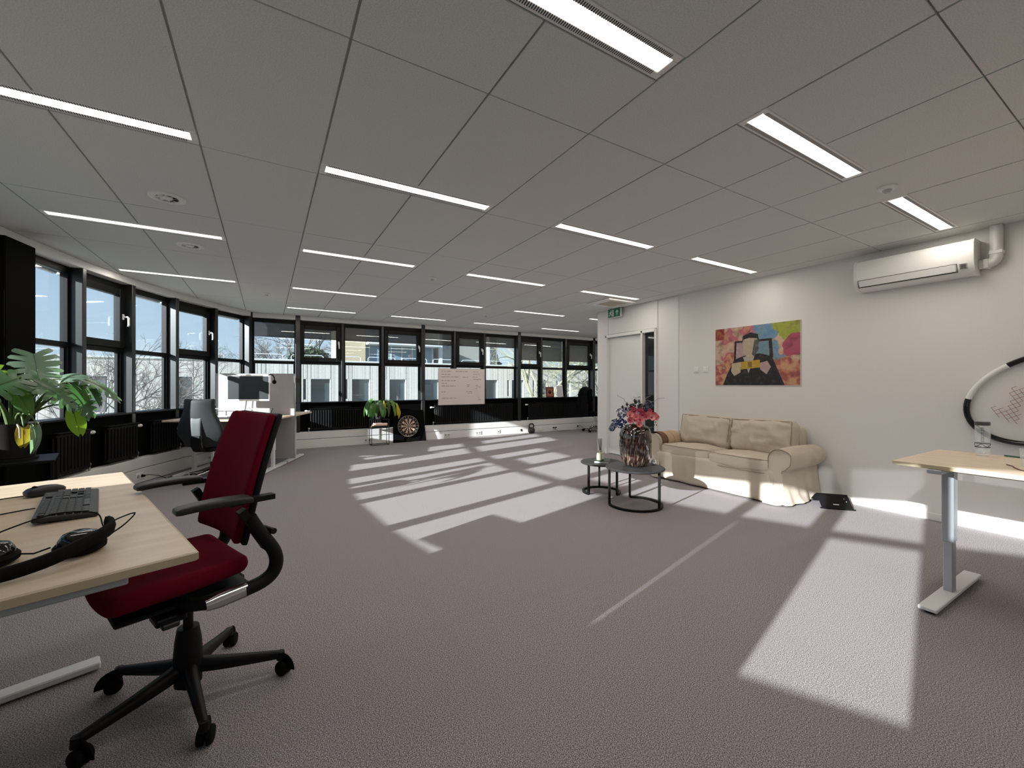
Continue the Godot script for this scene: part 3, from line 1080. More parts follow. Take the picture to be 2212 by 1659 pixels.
func build_wall_things() -> void:
	# split air conditioner with its pipe duct
	var t := thing("air_conditioner", "white wall-mounted split air conditioner under the ceiling", "air conditioner", P(5.33, 2.205, 1.45), yaw(-1, 0))
	var b := MB.new()
	var prof := PackedVector2Array([Vector2(0, 0.0), Vector2(0.10, 0.0), Vector2(0.155, 0.02), Vector2(0.185, 0.055), Vector2(0.20, 0.10), Vector2(0.205, 0.17), Vector2(0.20, 0.25), Vector2(0.185, 0.283), Vector2(0.16, 0.292), Vector2(0, 0.292)])
	# local: x along the wall, -z out of the wall; profile x -> -z
	b.extrude(prof, 0.79, Transform3D(Basis(Vector3(0, 0, -1), Vector3.UP, Vector3(1, 0, 0)), Vector3(-0.395, 0, 0)))
	part(t, "body", b, mats["white_gloss"])
	for s in [-1.0, 1.0]:
		b = MB.new()
		var pr := PackedVector2Array()
		for q in prof:
			pr.append((q - Vector2(0.1, 0.146)) * 1.02 + Vector2(0.1, 0.146))
		b.extrude(pr, 0.022, Transform3D(Basis(Vector3(0, 0, -1), Vector3.UP, Vector3(1, 0, 0)), Vector3(s * 0.405 - 0.011, 0, 0)))
		part(t, "end_cap", b, mats["white_panel"])
	b = MB.new()
	b.box(XF(Vector3(0.035, 0.062, -0.188), 0, -0.32), Vector3(0.68, 0.062, 0.006), 0.002)
	part(t, "flap", b, mats["white_panel"])
	b = MB.new()
	b.box(XF(Vector3(0.035, 0.094, -0.1985), 0, -0.2), Vector3(0.70, 0.004, 0.004))
	b.box(XF(Vector3(0.035, 0.0285, -0.1665), 0, -0.5), Vector3(0.70, 0.006, 0.006))
	b.box(XF(Vector3(-0.313, 0.062, -0.187), 0, -0.32), Vector3(0.004, 0.064, 0.006))
	b.box(XF(Vector3(0.383, 0.062, -0.187), 0, -0.32), Vector3(0.004, 0.064, 0.006))
	part(t, "slot_line", b, mats["dark_plastic"])
	b = MB.new()
	b.box(XF(Vector3(-0.352, 0.066, -0.190), 0, -0.32), Vector3(0.05, 0.05, 0.003))
	part(t, "display", b, mat("display_grey", 0.45, 0.44, 0.42, 0.4))
	b = MB.new()
	for k in 4:
		b.box(XF(Vector3(-0.352, 0.052 + k * 0.010, -0.1905 - k * 0.003), 0, -0.32), Vector3(0.04 - 0.006 * (k % 2), 0.003, 0.004))
	part(t, "print", b, mats["dark_plastic"])
	var d := thing("pipe_duct", "white elbow pipe duct from air conditioner up to the ceiling", "duct", P(5.33, 2.25, 1.03), yaw(-1, 0))
	b = MB.new()
	var path := [Vector3(0.002, 0.035, -0.04), Vector3(-0.05, 0.035, -0.04), Vector3(-0.072, 0.044, -0.04), Vector3(-0.088, 0.060, -0.04), Vector3(-0.095, 0.085, -0.04), Vector3(-0.095, 0.345, -0.04)]
	b.sweep(path, [Vector2(0.033, -0.036), Vector2(0.036, 0.030), Vector2(0.028, 0.036), Vector2(-0.028, 0.036), Vector2(-0.036, 0.030), Vector2(-0.033, -0.036)], Vector3(0, 0, -1))
	part(d, "channel", b, mats["white_panel"])
	b = MB.new()
	b.bx(Vector3(-0.095, 0.12, -0.041), Vector3(0.078, 0.03, 0.082), 0.004)
	b.bx(Vector3(-0.04, 0.035, -0.041), Vector3(0.03, 0.078, 0.082), 0.004)
	part(d, "joint_cover", b, mats["white_panel"])
	# switches
	for k in 2:
		var s := thing("light_switch", ["square white light switch, the one farther from the poster", "square white light switch, the one nearer the poster"][k], "switch", P(5.33, 1.43, [3.795, 3.65][k]), yaw(-1, 0), "light switches")
		b = MB.new()
		b.bx(Vector3(0, 0.04, -0.005), Vector3(0.082, 0.082, 0.01), 0.003)
		part(s, "plate", b, mats["white_gloss"])
		b = MB.new()
		b.box(XF(Vector3(0, 0.04, -0.011), 0, 0.05), Vector3(0.054, 0.054, 0.008), 0.002)
		part(s, "rocker", b, mats["white_panel"])
	# exit sign
	var e := thing("exit_sign", "green emergency exit sign with running figure and arrow", "sign", P(5.29, 2.437, 5.38), yaw(-1, 0))
	b = MB.new()
	b.bx(Vector3(0, 0.077, 0.0), Vector3(0.30, 0.155, 0.05), 0.004)
	part(e, "housing", b, mats["white_panel"])
	b = MB.new()
	b.bx(Vector3(0, 0.077, -0.026), Vector3(0.288, 0.145, 0.004), 0.001)
	var gm := mat("sign_green", 0.0, 0.16, 0.085, 0.4)
	part(e, "face", b, gm)
	var wm := mat("sign_white", 0.85, 0.88, 0.86, 0.5)
	# seen from the front: local x runs to the left
	var fx := Transform3D(Basis(Vector3(-1, 0, 0), Vector3.UP, Vector3(0, 0, -1)), Vector3(0, 0.077, -0.0281))
	b = MB.new()
	b.extrude(PackedVector2Array([Vector2(0.075, 0.05), Vector2(0.115, 0.005), Vector2(0.098, 0.005), Vector2(0.083, 0.022), Vector2(0.083, -0.05), Vector2(0.067, -0.05), Vector2(0.067, 0.022), Vector2(0.052, 0.005), Vector2(0.035, 0.005)]), 0.001, fx)
	part(e, "arrow", b, wm)
	b = MB.new()
	b.extrude(PackedVector2Array([Vector2(-0.035, 0.058), Vector2(-0.01, 0.058), Vector2(-0.01, -0.058), Vector2(-0.035, -0.058)]), 0.001, fx)
	b.extrude(circle2(Vector2(-0.075, 0.043), 0.012, 14), 0.001, fx)
	b.extrude(PackedVector2Array([Vector2(-0.088, 0.026), Vector2(-0.066, 0.03), Vector2(-0.046, 0.012), Vector2(-0.05, 0.006), Vector2(-0.066, 0.016), Vector2(-0.070, 0.0), Vector2(-0.052, -0.02), Vector2(-0.056, -0.05), Vector2(-0.066, -0.05), Vector2(-0.066, -0.024), Vector2(-0.085, -0.01), Vector2(-0.098, -0.036), Vector2(-0.125, -0.036), Vector2(-0.125, -0.026), Vector2(-0.106, -0.024), Vector2(-0.09, 0.008), Vector2(-0.108, 0.002), Vector2(-0.115, 0.012)]), 0.001, fx)
	part(e, "figure", b, wm)
	# colourful poster: generic figure in a dark suit before bright paint patches
	var im := Image.create(424, 308, false, Image.FORMAT_RGB8)
	var f := FastNoiseLite.new()
	f.seed = 77
	f.frequency = 0.0075
	f.fractal_octaves = 3
	var cols := [Color(0.80, 0.55, 0.47), Color(0.78, 0.43, 0.47), Color(0.82, 0.66, 0.56), Color(0.85, 0.72, 0.62), Color(0.83, 0.64, 0.47), Color(0.76, 0.42, 0.38)]
	for y in 308:
		for x in 424:
			var u := x / 424.0
			var w := 1.0 - y / 308.0
			var n1 := f.get_noise_2d(x, y)
			var n2 := f.get_noise_2d(x * 2.5 + 500, y * 2.5)
			var c: Color = cols[clampi(int((n1 + 0.5) * 4.0), 0, 3)]
			if w + n1 * 0.35 < 0.42:
				c = cols[4].lerp(cols[5], clampf(0.5 + n2 * 1.6, 0, 1))
			if u + n1 * 0.12 > 0.48 and u + n1 * 0.2 < 0.80 and w + n2 * 0.1 > 0.45:
				c = Color(0.40, 0.55, 0.70).lerp(Color(0.55, 0.68, 0.72), clampf(0.5 + n2, 0, 1))
			if u + w * 0.6 + n1 * 0.12 > 1.30 and w > 0.45:
				c = Color(0.60, 0.66, 0.20).lerp(Color(0.72, 0.72, 0.33), clampf(0.5 + n2, 0, 1))
			if (Vector2(u, w) - Vector2(0.97, 0.62)).length() + n1 * 0.06 < 0.17:
				c = Color(0.72, 0.33, 0.42)
			if u < 0.12 and w > 0.80:
				c = Color(0.66, 0.42, 0.20).lerp(Color(0.6, 0.15, 0.2), clampf(0.5 + n2 * 2, 0, 1))
			im.set_pixel(x, y, c.darkened(clampf(n2 * 0.35, 0, 0.3)))
	var fill := func(poly: PackedVector2Array, c: Color) -> void:
		var r := Rect2(poly[0], Vector2.ZERO)
		for q in poly:
			r = r.expand(q)
		for y in range(int(r.position.y * 308), int(r.end.y * 308) + 1):
			for x in range(int(r.position.x * 424), int(r.end.x * 424) + 1):
				if x >= 0 and y >= 0 and x < 424 and y < 308 and Geometry2D.is_point_in_polygon(Vector2(x / 424.0, y / 308.0), poly):
					im.set_pixel(x, y, c.lightened(maxf(0, f.get_noise_2d(x * 4.0, y * 4.0)) * 0.25))
	fill.call(PackedVector2Array([Vector2(0.255, 0.24), Vector2(0.70, 0.24), Vector2(0.715, 0.55), Vector2(0.245, 0.58)]), Color(0.13, 0.09, 0.10))
	fill.call(PackedVector2Array([Vector2(0.28, 0.27), Vector2(0.665, 0.275), Vector2(0.675, 0.55), Vector2(0.27, 0.58)]), Color(0.72, 0.60, 0.60))
	fill.call(PackedVector2Array([Vector2(0.53, 0.28), Vector2(0.665, 0.275), Vector2(0.675, 0.55), Vector2(0.53, 0.55)]), Color(0.45, 0.57, 0.62))
	fill.call(PackedVector2Array([Vector2(0.10, 1.0), Vector2(0.16, 0.80), Vector2(0.25, 0.56), Vector2(0.37, 0.50), Vector2(0.56, 0.47), Vector2(0.70, 0.53), Vector2(0.76, 0.74), Vector2(0.84, 1.0)]), Color(0.10, 0.075, 0.09))
	fill.call(PackedVector2Array([Vector2(0.36, 0.52), Vector2(0.44, 0.50), Vector2(0.50, 0.52), Vector2(0.43, 0.80)]), Color(0.72, 0.68, 0.62))
	fill.call(PackedVector2Array([Vector2(0.355, 0.24), Vector2(0.39, 0.16), Vector2(0.47, 0.13), Vector2(0.54, 0.18), Vector2(0.55, 0.36), Vector2(0.50, 0.52), Vector2(0.43, 0.55), Vector2(0.38, 0.48), Vector2(0.36, 0.36)]), Color(0.76, 0.68, 0.58))
	fill.call(PackedVector2Array([Vector2(0.345, 0.30), Vector2(0.36, 0.16), Vector2(0.45, 0.11), Vector2(0.54, 0.15), Vector2(0.56, 0.30), Vector2(0.53, 0.22), Vector2(0.44, 0.20), Vector2(0.37, 0.22)]), Color(0.10, 0.10, 0.11))
	fill.call(PackedVector2Array([Vector2(0.50, 0.24), Vector2(0.55, 0.24), Vector2(0.55, 0.40), Vector2(0.50, 0.52), Vector2(0.47, 0.48)]), Color(0.33, 0.33, 0.32))
	fill.call(PackedVector2Array([Vector2(0.22, 0.62), Vector2(0.34, 0.60), Vector2(0.33, 0.78), Vector2(0.25, 0.84), Vector2(0.21, 0.76)]), Color(0.78, 0.71, 0.58))
	fill.call(PackedVector2Array([Vector2(0.56, 0.63), Vector2(0.65, 0.60), Vector2(0.69, 0.70), Vector2(0.64, 0.82), Vector2(0.57, 0.74)]), Color(0.74, 0.62, 0.60))
	fill.call(PackedVector2Array([Vector2(0.335, 0.60), Vector2(0.565, 0.575), Vector2(0.565, 0.705), Vector2(0.335, 0.73)]), Color(0.78, 0.62, 0.20))
	fill.call(PackedVector2Array([Vector2(0.42, 0.61), Vector2(0.47, 0.605), Vector2(0.47, 0.695), Vector2(0.42, 0.70)]), Color(0.55, 0.42, 0.13))
	var pt := thing("poster", "large colourful painted poster of a dark suited figure holding a yellow note", "poster", P(5.328, 1.244, 2.97), yaw(-1, 0))
	b = MB.new()
	b.bx(Vector3(0, 0.384, -0.004), Vector3(1.065, 0.77, 0.008), 0.002)
	part(pt, "panel", b, mat("poster_edge", 0.72, 0.70, 0.68, 0.6))
	b = MB.new()
	b.quad(Vector3(0.528, 0.004, -0.0085), Vector3(-0.528, 0.004, -0.0085), Vector3(-0.528, 0.764, -0.0085), Vector3(0.528, 0.764, -0.0085), Vector3(0, 0, -1))
	var pm := mat("poster_print", 0.8, 0.8, 0.8, 0.55)
	pm.albedo_texture = ImageTexture.create_from_image(im)
	part(pt, "print", b, pm)
	# giant racket hung on the wall over the desk
	var rk := thing("giant_racket", "oversized decorative tennis racket with black and white frame on wall", "racket", P(5.30, 1.149, 0.6645), yaw(-1, 0))
	var pts := []
	var white := []
	var black1 := []
	var black2 := []
	# image left is +zf = local +x
	for k in 97:
		var a := TAU * k / 96.0
		var q := Vector2(0.475 * cos(a), 0.3386 * sin(a)).rotated(-0.482)
		pts.append(Vector3(q.x, q.y, 0))
	# a = 0 is the lower left tip; the white piece lies on the upper left
	black1 = pts.slice(56, 97) + pts.slice(1, 10)
	white = pts.slice(9, 23)
	black2 = pts.slice(22, 57)
	b = MB.new()
	b.tube(black1, 0.021, 10)
	part(rk, "frame_lower", b, mats["black_gloss"])
	b = MB.new()
	b.tube(white, 0.0212, 10)
	part(rk, "frame_white", b, mats["white_gloss"])
	b = MB.new()
	b.tube(black2, 0.021, 10)
	part(rk, "frame_upper", b, mats["black_gloss"])
	b = MB.new()
	b.tube([Vector3(-0.42, 0.22, 0), Vector3(-0.62, 0.33, 0), Vector3(-1.1, 0.58, 0)], 0.028, 10)
	part(rk, "handle", b, mats["black_gloss"])
	# red stencil of small squares
	b = MB.new()
	var rot := Transform3D(Basis(Vector3(0, 0, 1), -0.52), Vector3(0.06, 0.0, 0))
	var cell := 0.030
	var on := {}
	for i in range(-14, 9):
		for j in range(-5, 6):
			var zig := absf(fposmod(i + 14.0, 8.0) - 4.0) * 1.1 - 2.2
			if absf(j - zig) < 2.0:
				on[Vector2i(i, j)] = true
	for q in on:
		var c := Vector3(q.x * cell, q.y * cell, 0)
		b.box(rot * Transform3D(Basis(), c + Vector3(0, cell / 2, 0)), Vector3(cell, 0.0035, 0.002))
		b.box(rot * Transform3D(Basis(), c + Vector3(cell / 2, 0, 0)), Vector3(0.0035, cell, 0.002))
	part(rk, "string_emblem", b, mat("faded_red", 0.36, 0.20, 0.18, 0.7))

func radiator(label: String, f: Transform3D, l: float, knob_side := -1.0) -> void:
	var t := thing("radiator", label, "radiator", Vector3.ZERO, 0.0, "black column radiators under the windows")
	t.transform = f
	var b := MB.new()
	var n := int(l / 0.046)
	for k in n:
		var x := -l / 2 + (k + 0.5) * l / n
		b.bx(Vector3(x, 0.21, 0.055), Vector3(0.030, 0.40, 0.018), 0.006)
		b.bx(Vector3(x, 0.21, 0.018), Vector3(0.030, 0.40, 0.018), 0.006)
	part(t, "columns", b, mats["black_metal"]).set_meta("kind", "stuff")
	for y in [0.025, 0.40]:
		b = MB.new()
		b.bx(Vector3(0, y, 0.036), Vector3(l, 0.035, 0.05), 0.008)
		part(t, "header", b, mats["black_metal"])
	b = MB.new()
	b.bx(Vector3(0, 0.426, 0.036), Vector3(l + 0.01, 0.012, 0.075), 0.003)
	part(t, "top_grille", b, mats["black_frame"])
	b = MB.new()
	b.cyl(Vector3(knob_side * (l / 2 + 0.005), 0.385, 0.036), Vector3(knob_side * (l / 2 + 0.05), 0.385, 0.036), 0.012, 0.012, 10)
	b.lathe([Vector2(0, 0), Vector2(0.019, 0), Vector2(0.021, 0.03), Vector2(0.017, 0.045), Vector2(0, 0.045)], 14, Transform3D(Basis(Vector3(0, 0, 1), -knob_side * PI / 2), Vector3(knob_side * (l / 2 + 0.045), 0.385, 0.036)))
	part(t, "valve", b, mats["white_gloss"])
	b = MB.new()
	b.cyl(Vector3(knob_side * (l / 2 + 0.02), -0.03, 0.036), Vector3(knob_side * (l / 2 + 0.02), 0.06, 0.036), 0.010, 0.010, 8)
	b.cyl(Vector3(knob_side * (l / 2 - 0.005), 0.04, 0.036), Vector3(knob_side * (l / 2 + 0.03), 0.04, 0.036), 0.013, 0.013, 8)
	part(t, "pipe", b, mats["alu"])

func build_radiators() -> void:
	var spans := [[1.78, 2.26], [2.53, 3.03], [3.30, 3.82], [4.10, 4.62]]
	var w := ["first", "second", "third", "fourth"]
	for k in 4:
		var f := field(arcp(spans[k][0], ARC), arcp(spans[k][1], ARC))
		f.origin.y = 0.345
		radiator("black column radiator under the curved windows, %s from the monstera" % w[k], f, spans[k][1] - spans[k][0], 1.0)
	var lab := ["long black column radiator under the windows behind the wire plant stand", "long black column radiator below the whiteboard", "long black column radiator behind the kettlebell"]
	var xs := [[0.74, 2.12], [3.30, 5.38], [5.86, 7.75]]
	for k in 3:
		var f := Transform3D(Basis(), P((xs[k][0] + xs[k][1]) / 2, 0.345, 9.12))
		radiator(lab[k], f, xs[k][1] - xs[k][0], -1.0)

func build_sofa_corner() -> void:
	var nz := FastNoiseLite.new()
	nz.seed = 91
	nz.frequency = 2.2
	nz.fractal_octaves = 2
	var t := thing("sofa", "beige two-seat fabric sofa with rolled arms and a pleated skirt", "sofa", P(4.93, 0, 3.10), yaw(-1, 0))
	var cloth: Material = mats["sofa_cloth"]
	# local: -z is the front, x- is the end nearer the camera
	var b := MB.new()
	b.pillow(XF(Vector3(0, 0.19, 0.0)), Vector3(1.52, 0.36, 0.76), 0.04, 18, func(p: Vector3, u: Vector3) -> Vector3:
		var low := clampf((0.18 - p.y) / 0.36, 0, 1)
		var wv := sin(p.x * 21.0) * 0.007 * low + nz.get_noise_3d(p.x * 1.3, p.y, p.z) * 0.022
		return p + Vector3(0, 0, (-0.022 * low + wv) if u.z < 0 else 0.0))
	part(t, "skirt", b, cloth)
	# back
	b = MB.new()
	b.pillow(XF(Vector3(0, 0.47, 0.29)), Vector3(1.50, 0.62, 0.18), 0.07, 12, func(p: Vector3, _u: Vector3) -> Vector3: return p + Vector3(0, 0.015 * cos(p.x * 2.0), nz.get_noise_2d(p.x, p.y) * 0.01))
	part(t, "back", b, cloth)
	# seat cushions
	for s in [-1.0, 1.0]:
		b = MB.new()
		var off: float = 3.0 * s
		b.pillow(XF(Vector3(s * 0.362, 0.385, -0.06 - 0.03 * (1.0 if s < 0 else 0.0)), 0, 0.02), Vector3(0.715, 0.155, 0.60), 0.055, 16, func(p: Vector3, u: Vector3) -> Vector3:
			var k := (1.0 - u.x * u.x) * (1.0 - u.z * u.z)
			return p + Vector3(0, (0.022 * k if u.y > 0.5 else 0.0) + nz.get_noise_3d(p.x + off, p.y * 2, p.z) * 0.024, -0.012 * (1.0 - u.x * u.x) if u.z < -0.5 else 0.0))
		var sc := part(t, "seat_cushion", b, cloth)
		for yy in [0.455, 0.315]:
			b = MB.new()
			var pth := []
			for k in 15:
				var x := lerpf(-0.345, 0.345, k / 14.0)
				pth.append(Vector3(s * 0.362 + x, yy + nz.get_noise_2d(x + off, 5.0) * 0.006, -0.355 - 0.03 * (1.0 if s < 0 else 0.0) - 0.012 * (1.0 - pow(x / 0.345, 2)) + 0.02 * pow(absf(x) / 0.345, 6)))
			b.tube(pth, 0.0045, 6)
			part(sc, "piping", b, mats["sofa_piping"])
	# back cushions
	for s in [-1.0, 1.0]:
		b = MB.new()
		var off: float = 7.0 * s
		var xf := XF(Vector3(s * 0.365, 0.635, 0.165), 0.0, 0.0, 0.025 * s) * XF(Vector3.ZERO, 0, 0.16)
		b.pillow(xf, Vector3(0.75, 0.41, 0.20), 0.085, 20, func(p: Vector3, u: Vector3) -> Vector3:
			var k := (1.0 - u.x * u.x) * (1.0 - u.y * u.y)
			var fold := sin((p.x * 0.8 + p.y * 1.6 + nz.get_noise_2d(p.x + off, p.y) * 0.5) * 16.0) * 0.014 * clampf(0.6 - u.y, 0, 1) * (1.0 - u.x * u.x)
			var cr := (1.0 - absf(nz.get_noise_2d(p.x * 0.9 + off, p.y * 1.6 + 3.0)) * 3.2) * 0.018
			return p + Vector3(nz.get_noise_2d(p.y * 2.0, off) * 0.02, 0.012 * (1 - u.x * u.x) * u.y, (-0.045 * k + fold - maxf(cr, 0) * 1.1) if u.z < -0.5 else 0.02 * k))
		var bc := part(t, "back_cushion", b, cloth)
		b = MB.new()
		var pth := []
		for k in 31:
			var a := lerpf(-0.25, PI + 0.25, k / 30.0)
			var q := Vector3(clampf(cos(a) * 0.5, -0.345, 0.345), clampf(sin(a) * 0.34 - 0.03, -0.20, 0.185), -0.092)
			pth.append(xf * q)
		b.tube(pth, 0.0045, 6)
		part(bc, "piping", b, mats["sofa_piping"])
	# rolled arms
	for s in [-1.0, 1.0]:
		var pr := PackedVector2Array()
		pr.append(Vector2(-0.075, 0.02))
		pr.append(Vector2(-0.08, 0.20))
		pr.append(Vector2(-0.075, 0.38))
		for k in 17:
			var a := lerpf(PI * 0.96, -PI * 0.42, k / 16.0)
			pr.append(Vector2(0.035 + 0.112 * cos(a), 0.475 + 0.112 * sin(a)))
		pr.append(Vector2(0.06, 0.34))
		pr.append(Vector2(0.068, 0.24))
		pr.append(Vector2(0.09, 0.10))
		pr.append(Vector2(0.115, 0.02))
		var rows := []
		for j in 15:
			var z := lerpf(-0.37, 0.36, j / 14.0)
			var row := []
			for q in pr:
				var low := clampf((0.4 - q.y) / 0.4, 0, 1)
				var sw := 1.0 + 0.10 * sin(j / 14.0 * PI)
				var w := nz.get_noise_3d(q.x * 4 + 9 * s, q.y * 2.0, z * 2.0) * 0.024 + sin(z * 38.0 + q.y * 5.0) * 0.009 * low
				row.append(Vector3(s * (0.775 + q.x * sw + (w if q.x > 0 else 0.0)), q.y + 0.012 * sin(j / 14.0 * PI) * (1 if q.y > 0.4 else 0), z))
			rows.append(row)
		b = MB.new()
		b.grid(rows)
		for e in [[0, -1.0], [14, 1.0]]:
			var row: Array = rows[e[0]]
			var poly := PackedVector2Array()
			for q in row:
				poly.append(Vector2(q.x, q.y))
			var tr := Geometry2D.triangulate_polygon(poly)
			for k in range(0, tr.size(), 3):
				b.ftri(row[tr[k]], row[tr[k + 1]], row[tr[k + 2]], Vector3(0, 0, e[1]))
		var arm := part(t, "arm", b, cloth)
		b = MB.new()
		var pth := []
		for q in rows[0].slice(2, 21):
			pth.append(q + Vector3(0, 0, -0.003))
		b.tube(pth, 0.0045, 6)
		part(arm, "piping", b, mats["sofa_piping"])
		# corner pleat of the skirt
		b = MB.new()
		b.ftri(Vector3(s * 0.70, 0.33, -0.385), Vector3(s * 0.665, 0.015, -0.425), Vector3(s * 0.745, 0.015, -0.43), Vector3(0, 0, -1))
		b.ftri(Vector3(s * 0.70, 0.33, -0.385), Vector3(s * 0.745, 0.015, -0.43), Vector3(s * 0.80, 0.012, -0.42), Vector3(0, 0, -1))
		b.ftri(Vector3(s * 0.70, 0.33, -0.385), Vector3(s * 0.80, 0.012, -0.42), Vector3(s * 0.84, 0.018, -0.385), Vector3(s, 0, -1))
		b.ftri(Vector3(s * 0.70, 0.33, -0.37), Vector3(s * 0.665, 0.015, -0.38), Vector3(s * 0.84, 0.018, -0.36), Vector3(0, 0, 1))
		part(t, "pleat", b, cloth)
	# plaid throw over the far arm
	var im := Image.create(128, 128, false, Image.FORMAT_RGB8)
	for y in 128:
		for x in 128:
			var c := Color(0.74, 0.64, 0.53)
			if x < 40:
				c = Color(0.46, 0.35, 0.27)
			if (y > 70 and y < 74) :
				c = Color(0.83, 0.75, 0.65) if x < 40 else Color(0.42, 0.34, 0.27)
			if x in [40, 41, 42]:
				c = Color(0.83, 0.75, 0.65)
			if x in [84, 85]:
				c = Color(0.42, 0.34, 0.27)
			c = c.lightened(((x * 7 + y * 13) % 5) * 0.012)
			im.set_pixel(x, y, c)
	var pm := mat("plaid", 1, 1, 1, 0.95, 0.0, 0.2)
	pm.albedo_texture = ImageTexture.create_from_image(im)
	b = MB.new()
	var rows := []
	for j in 12:
		var z := lerpf(-0.33, 0.02, j / 11.0)
		var row := []
		for k in 22:
			var q: Vector2
			if k < 5:
				q = Vector2(-0.086, lerpf(0.40, 0.46, k / 4.0))
			elif k < 18:
				var a := lerpf(PI * 0.96, -PI * 0.25, (k - 5) / 12.0)
				q = Vector2(0.035 + 0.132 * cos(a), 0.482 + 0.128 * sin(a))
			else:
				q = Vector2(lerpf(0.12, 0.10, (k - 18) / 3.0), lerpf(0.39, 0.30, (k - 18) / 3.0))
			row.append(Vector3(0.775 + q.x * 1.04, q.y + nz.get_noise_2d(z * 3, k * 0.1) * 0.006, z))
		rows.append(row)
	b.grid(rows)
	var th := single("throw_blanket", "brown and beige plaid throw folded over the far sofa arm", "blanket", b, pm, P(4.93, 0, 3.10), yaw(-1, 0))

	# nested round coffee tables
	for k in 2:
		var r: float = [0.30, 0.24][k]
		var h: float = [0.40, 0.36][k]
		var c := thing("coffee_table", ["larger round black coffee table carrying the vase", "smaller round black coffee table carrying the diffuser and book"][k], "table", P([3.32, 3.37][k], 0, [3.09, 3.65][k]), 0.0, "nested round coffee tables")
		b = MB.new()
		b.lathe([Vector2(0, h - 0.022), Vector2(r - 0.012, h - 0.022), Vector2(r - 0.002, h - 0.016), Vector2(r, h - 0.006), Vector2(r - 0.006, h), Vector2(0, h)], 56)
		var wt := mat("black_wood", 1, 1, 1, 0.55)
		if wt.albedo_texture == null:
			tri_mat(wt, noise_tex(0.02, Color(0.10, 0.10, 0.105), Color(0.17, 0.165, 0.165), 256, 61), 2.0, bump_tex(0.05, 256, 62), 0.04, false)
		part(c, "top", b, wt)
		b = MB.new()
		var pth := []
		# open ring: the gap lies on the side of the other table
		var a0: float = [2.1, -1.9][k]
		var rr := r - 0.03
		for j in 41:
			var a := a0 + 0.55 + (TAU - 1.7) * j / 40.0
			pth.append(Vector3(cos(a) * rr, 0.012, -sin(a) * rr))
		b.sweep(pth, [Vector2(-0.011, -0.011), Vector2(0.011, -0.011), Vector2(0.011, 0.011), Vector2(-0.011, 0.011)])
		part(c, "base_ring", b, mats["black_metal"])
		for j in 3:
			b = MB.new()
			var q: Vector3 = pth[[0, 20, 40][j]]
			b.box(Transform3D(Basis(Vector3.UP, atan2(-q.z, q.x)), Vector3(q.x, h / 2 - 0.005, q.z)), Vector3(0.022, h - 0.03, 0.022), 0.002)
			part(c, "leg", b, mats["black_metal"])
	# mottled glass vase
	var v := thing("glass_vase", "big rounded brown mottled glass vase on coffee table", "vase", P(3.37, 0.40, 3.13))
	b = MB.new()
	var vp := [Vector2(0, 0.0), Vector2(0.085, 0.0), Vector2(0.115, 0.012), Vector2(0.142, 0.05), Vector2(0.158, 0.11), Vector2(0.166, 0.19), Vector2(0.167, 0.27), Vector2(0.163, 0.33), Vector2(0.150, 0.38), Vector2(0.128, 0.412), Vector2(0.105, 0.425), Vector2(0.098, 0.428), Vector2(0.095, 0.420), Vector2(0.092, 0.40)]
	b.lathe(vp, 48)
	var vm := mat("mottled_glass", 1, 1, 1, 0.06, 0.0, 0.6)
	var vf := FastNoiseLite.new()
	vf.seed = 17
	vf.noise_type = FastNoiseLite.TYPE_SIMPLEX
	vf.frequency = 0.05
	vf.fractal_octaves = 3
	var vi := Image.create(512, 256, false, Image.FORMAT_RGB8)
	for y in 256:
		for x in 512:
			var ang := TAU * x / 512.0
			var lean := y * 0.25
			var ca := Vector2(cos(ang + lean * 0.006), sin(ang + lean * 0.006)) * 150.0
			var n1 := vf.get_noise_3d(ca.x, ca.y, y * 0.30)
			var n2 := vf.get_noise_3d(ca.x * 0.5 + 300, ca.y * 0.5, y * 0.25)
			var c := Color(0.11, 0.075, 0.06).lerp(Color(0.27, 0.13, 0.10), clampf(0.5 + n2 * 1.5, 0, 1))
			c = c.lerp(Color(0.44, 0.39, 0.33), smoothstep(0.05, 0.34, n1))
			c = c.lerp(Color(0.03, 0.025, 0.025), smoothstep(0.15, 0.32, -n1))
			vi.set_pixel(x, y, c)
	vm.albedo_texture = ImageTexture.create_from_image(vi)
	vm.clearcoat_enabled = true
	vm.clearcoat = 0.6
	vm.clearcoat_roughness = 0.03
	part(v, "body", b, vm)
	build_bouquet(P(3.37, 0.80, 3.13))
	# crystal ball, diffuser, book, scrap on the carpet
	b = MB.new()
	for k in 40:
		var a := k * 2.39996
		var y := 1.0 - 2.0 * (k + 0.5) / 40.0
		var d := Vector3(cos(a) * sqrt(1 - y * y), y, sin(a) * sqrt(1 - y * y))
		b.box(Transform3D(Basis.looking_at(d, Vector3(0.3, 0.9, 0.1)), Vector3(0, 0.032, 0) + d * 0.022), Vector3(0.016, 0.016, 0.014), 0.003)
	b.lathe([Vector2(0, 0.008), Vector2(0.02, 0.012), Vector2(0.022, 0.03), Vector2(0.012, 0.052), Vector2(0, 0.055)], 12)
	single("crystal_holder", "small faceted clear crystal holder beside the vase", "ornament", b, mat("crystal", 0.62, 0.60, 0.58, 0.08, 0.35), P(3.56, 0.40, 3.05))
	var bk := thing("book", "closed book with white page edges and dark green cover on the smaller table", "book", P(3.36, 0.36, 3.62), 0.7)
	b = MB.new()
	b.bx(Vector3(0, 0.012, 0), Vector3(0.205, 0.018, 0.155))
	part(bk, "pages", b, mats["white_panel"])
	b = MB.new()
	b.bx(Vector3(0, 0.0225, 0), Vector3(0.215, 0.003, 0.165), 0.001)
	b.bx(Vector3(0, 0.0015, 0), Vector3(0.215, 0.003, 0.165), 0.001)
	part(bk, "cover", b, mat("green_cover", 0.025, 0.05, 0.03, 0.4))
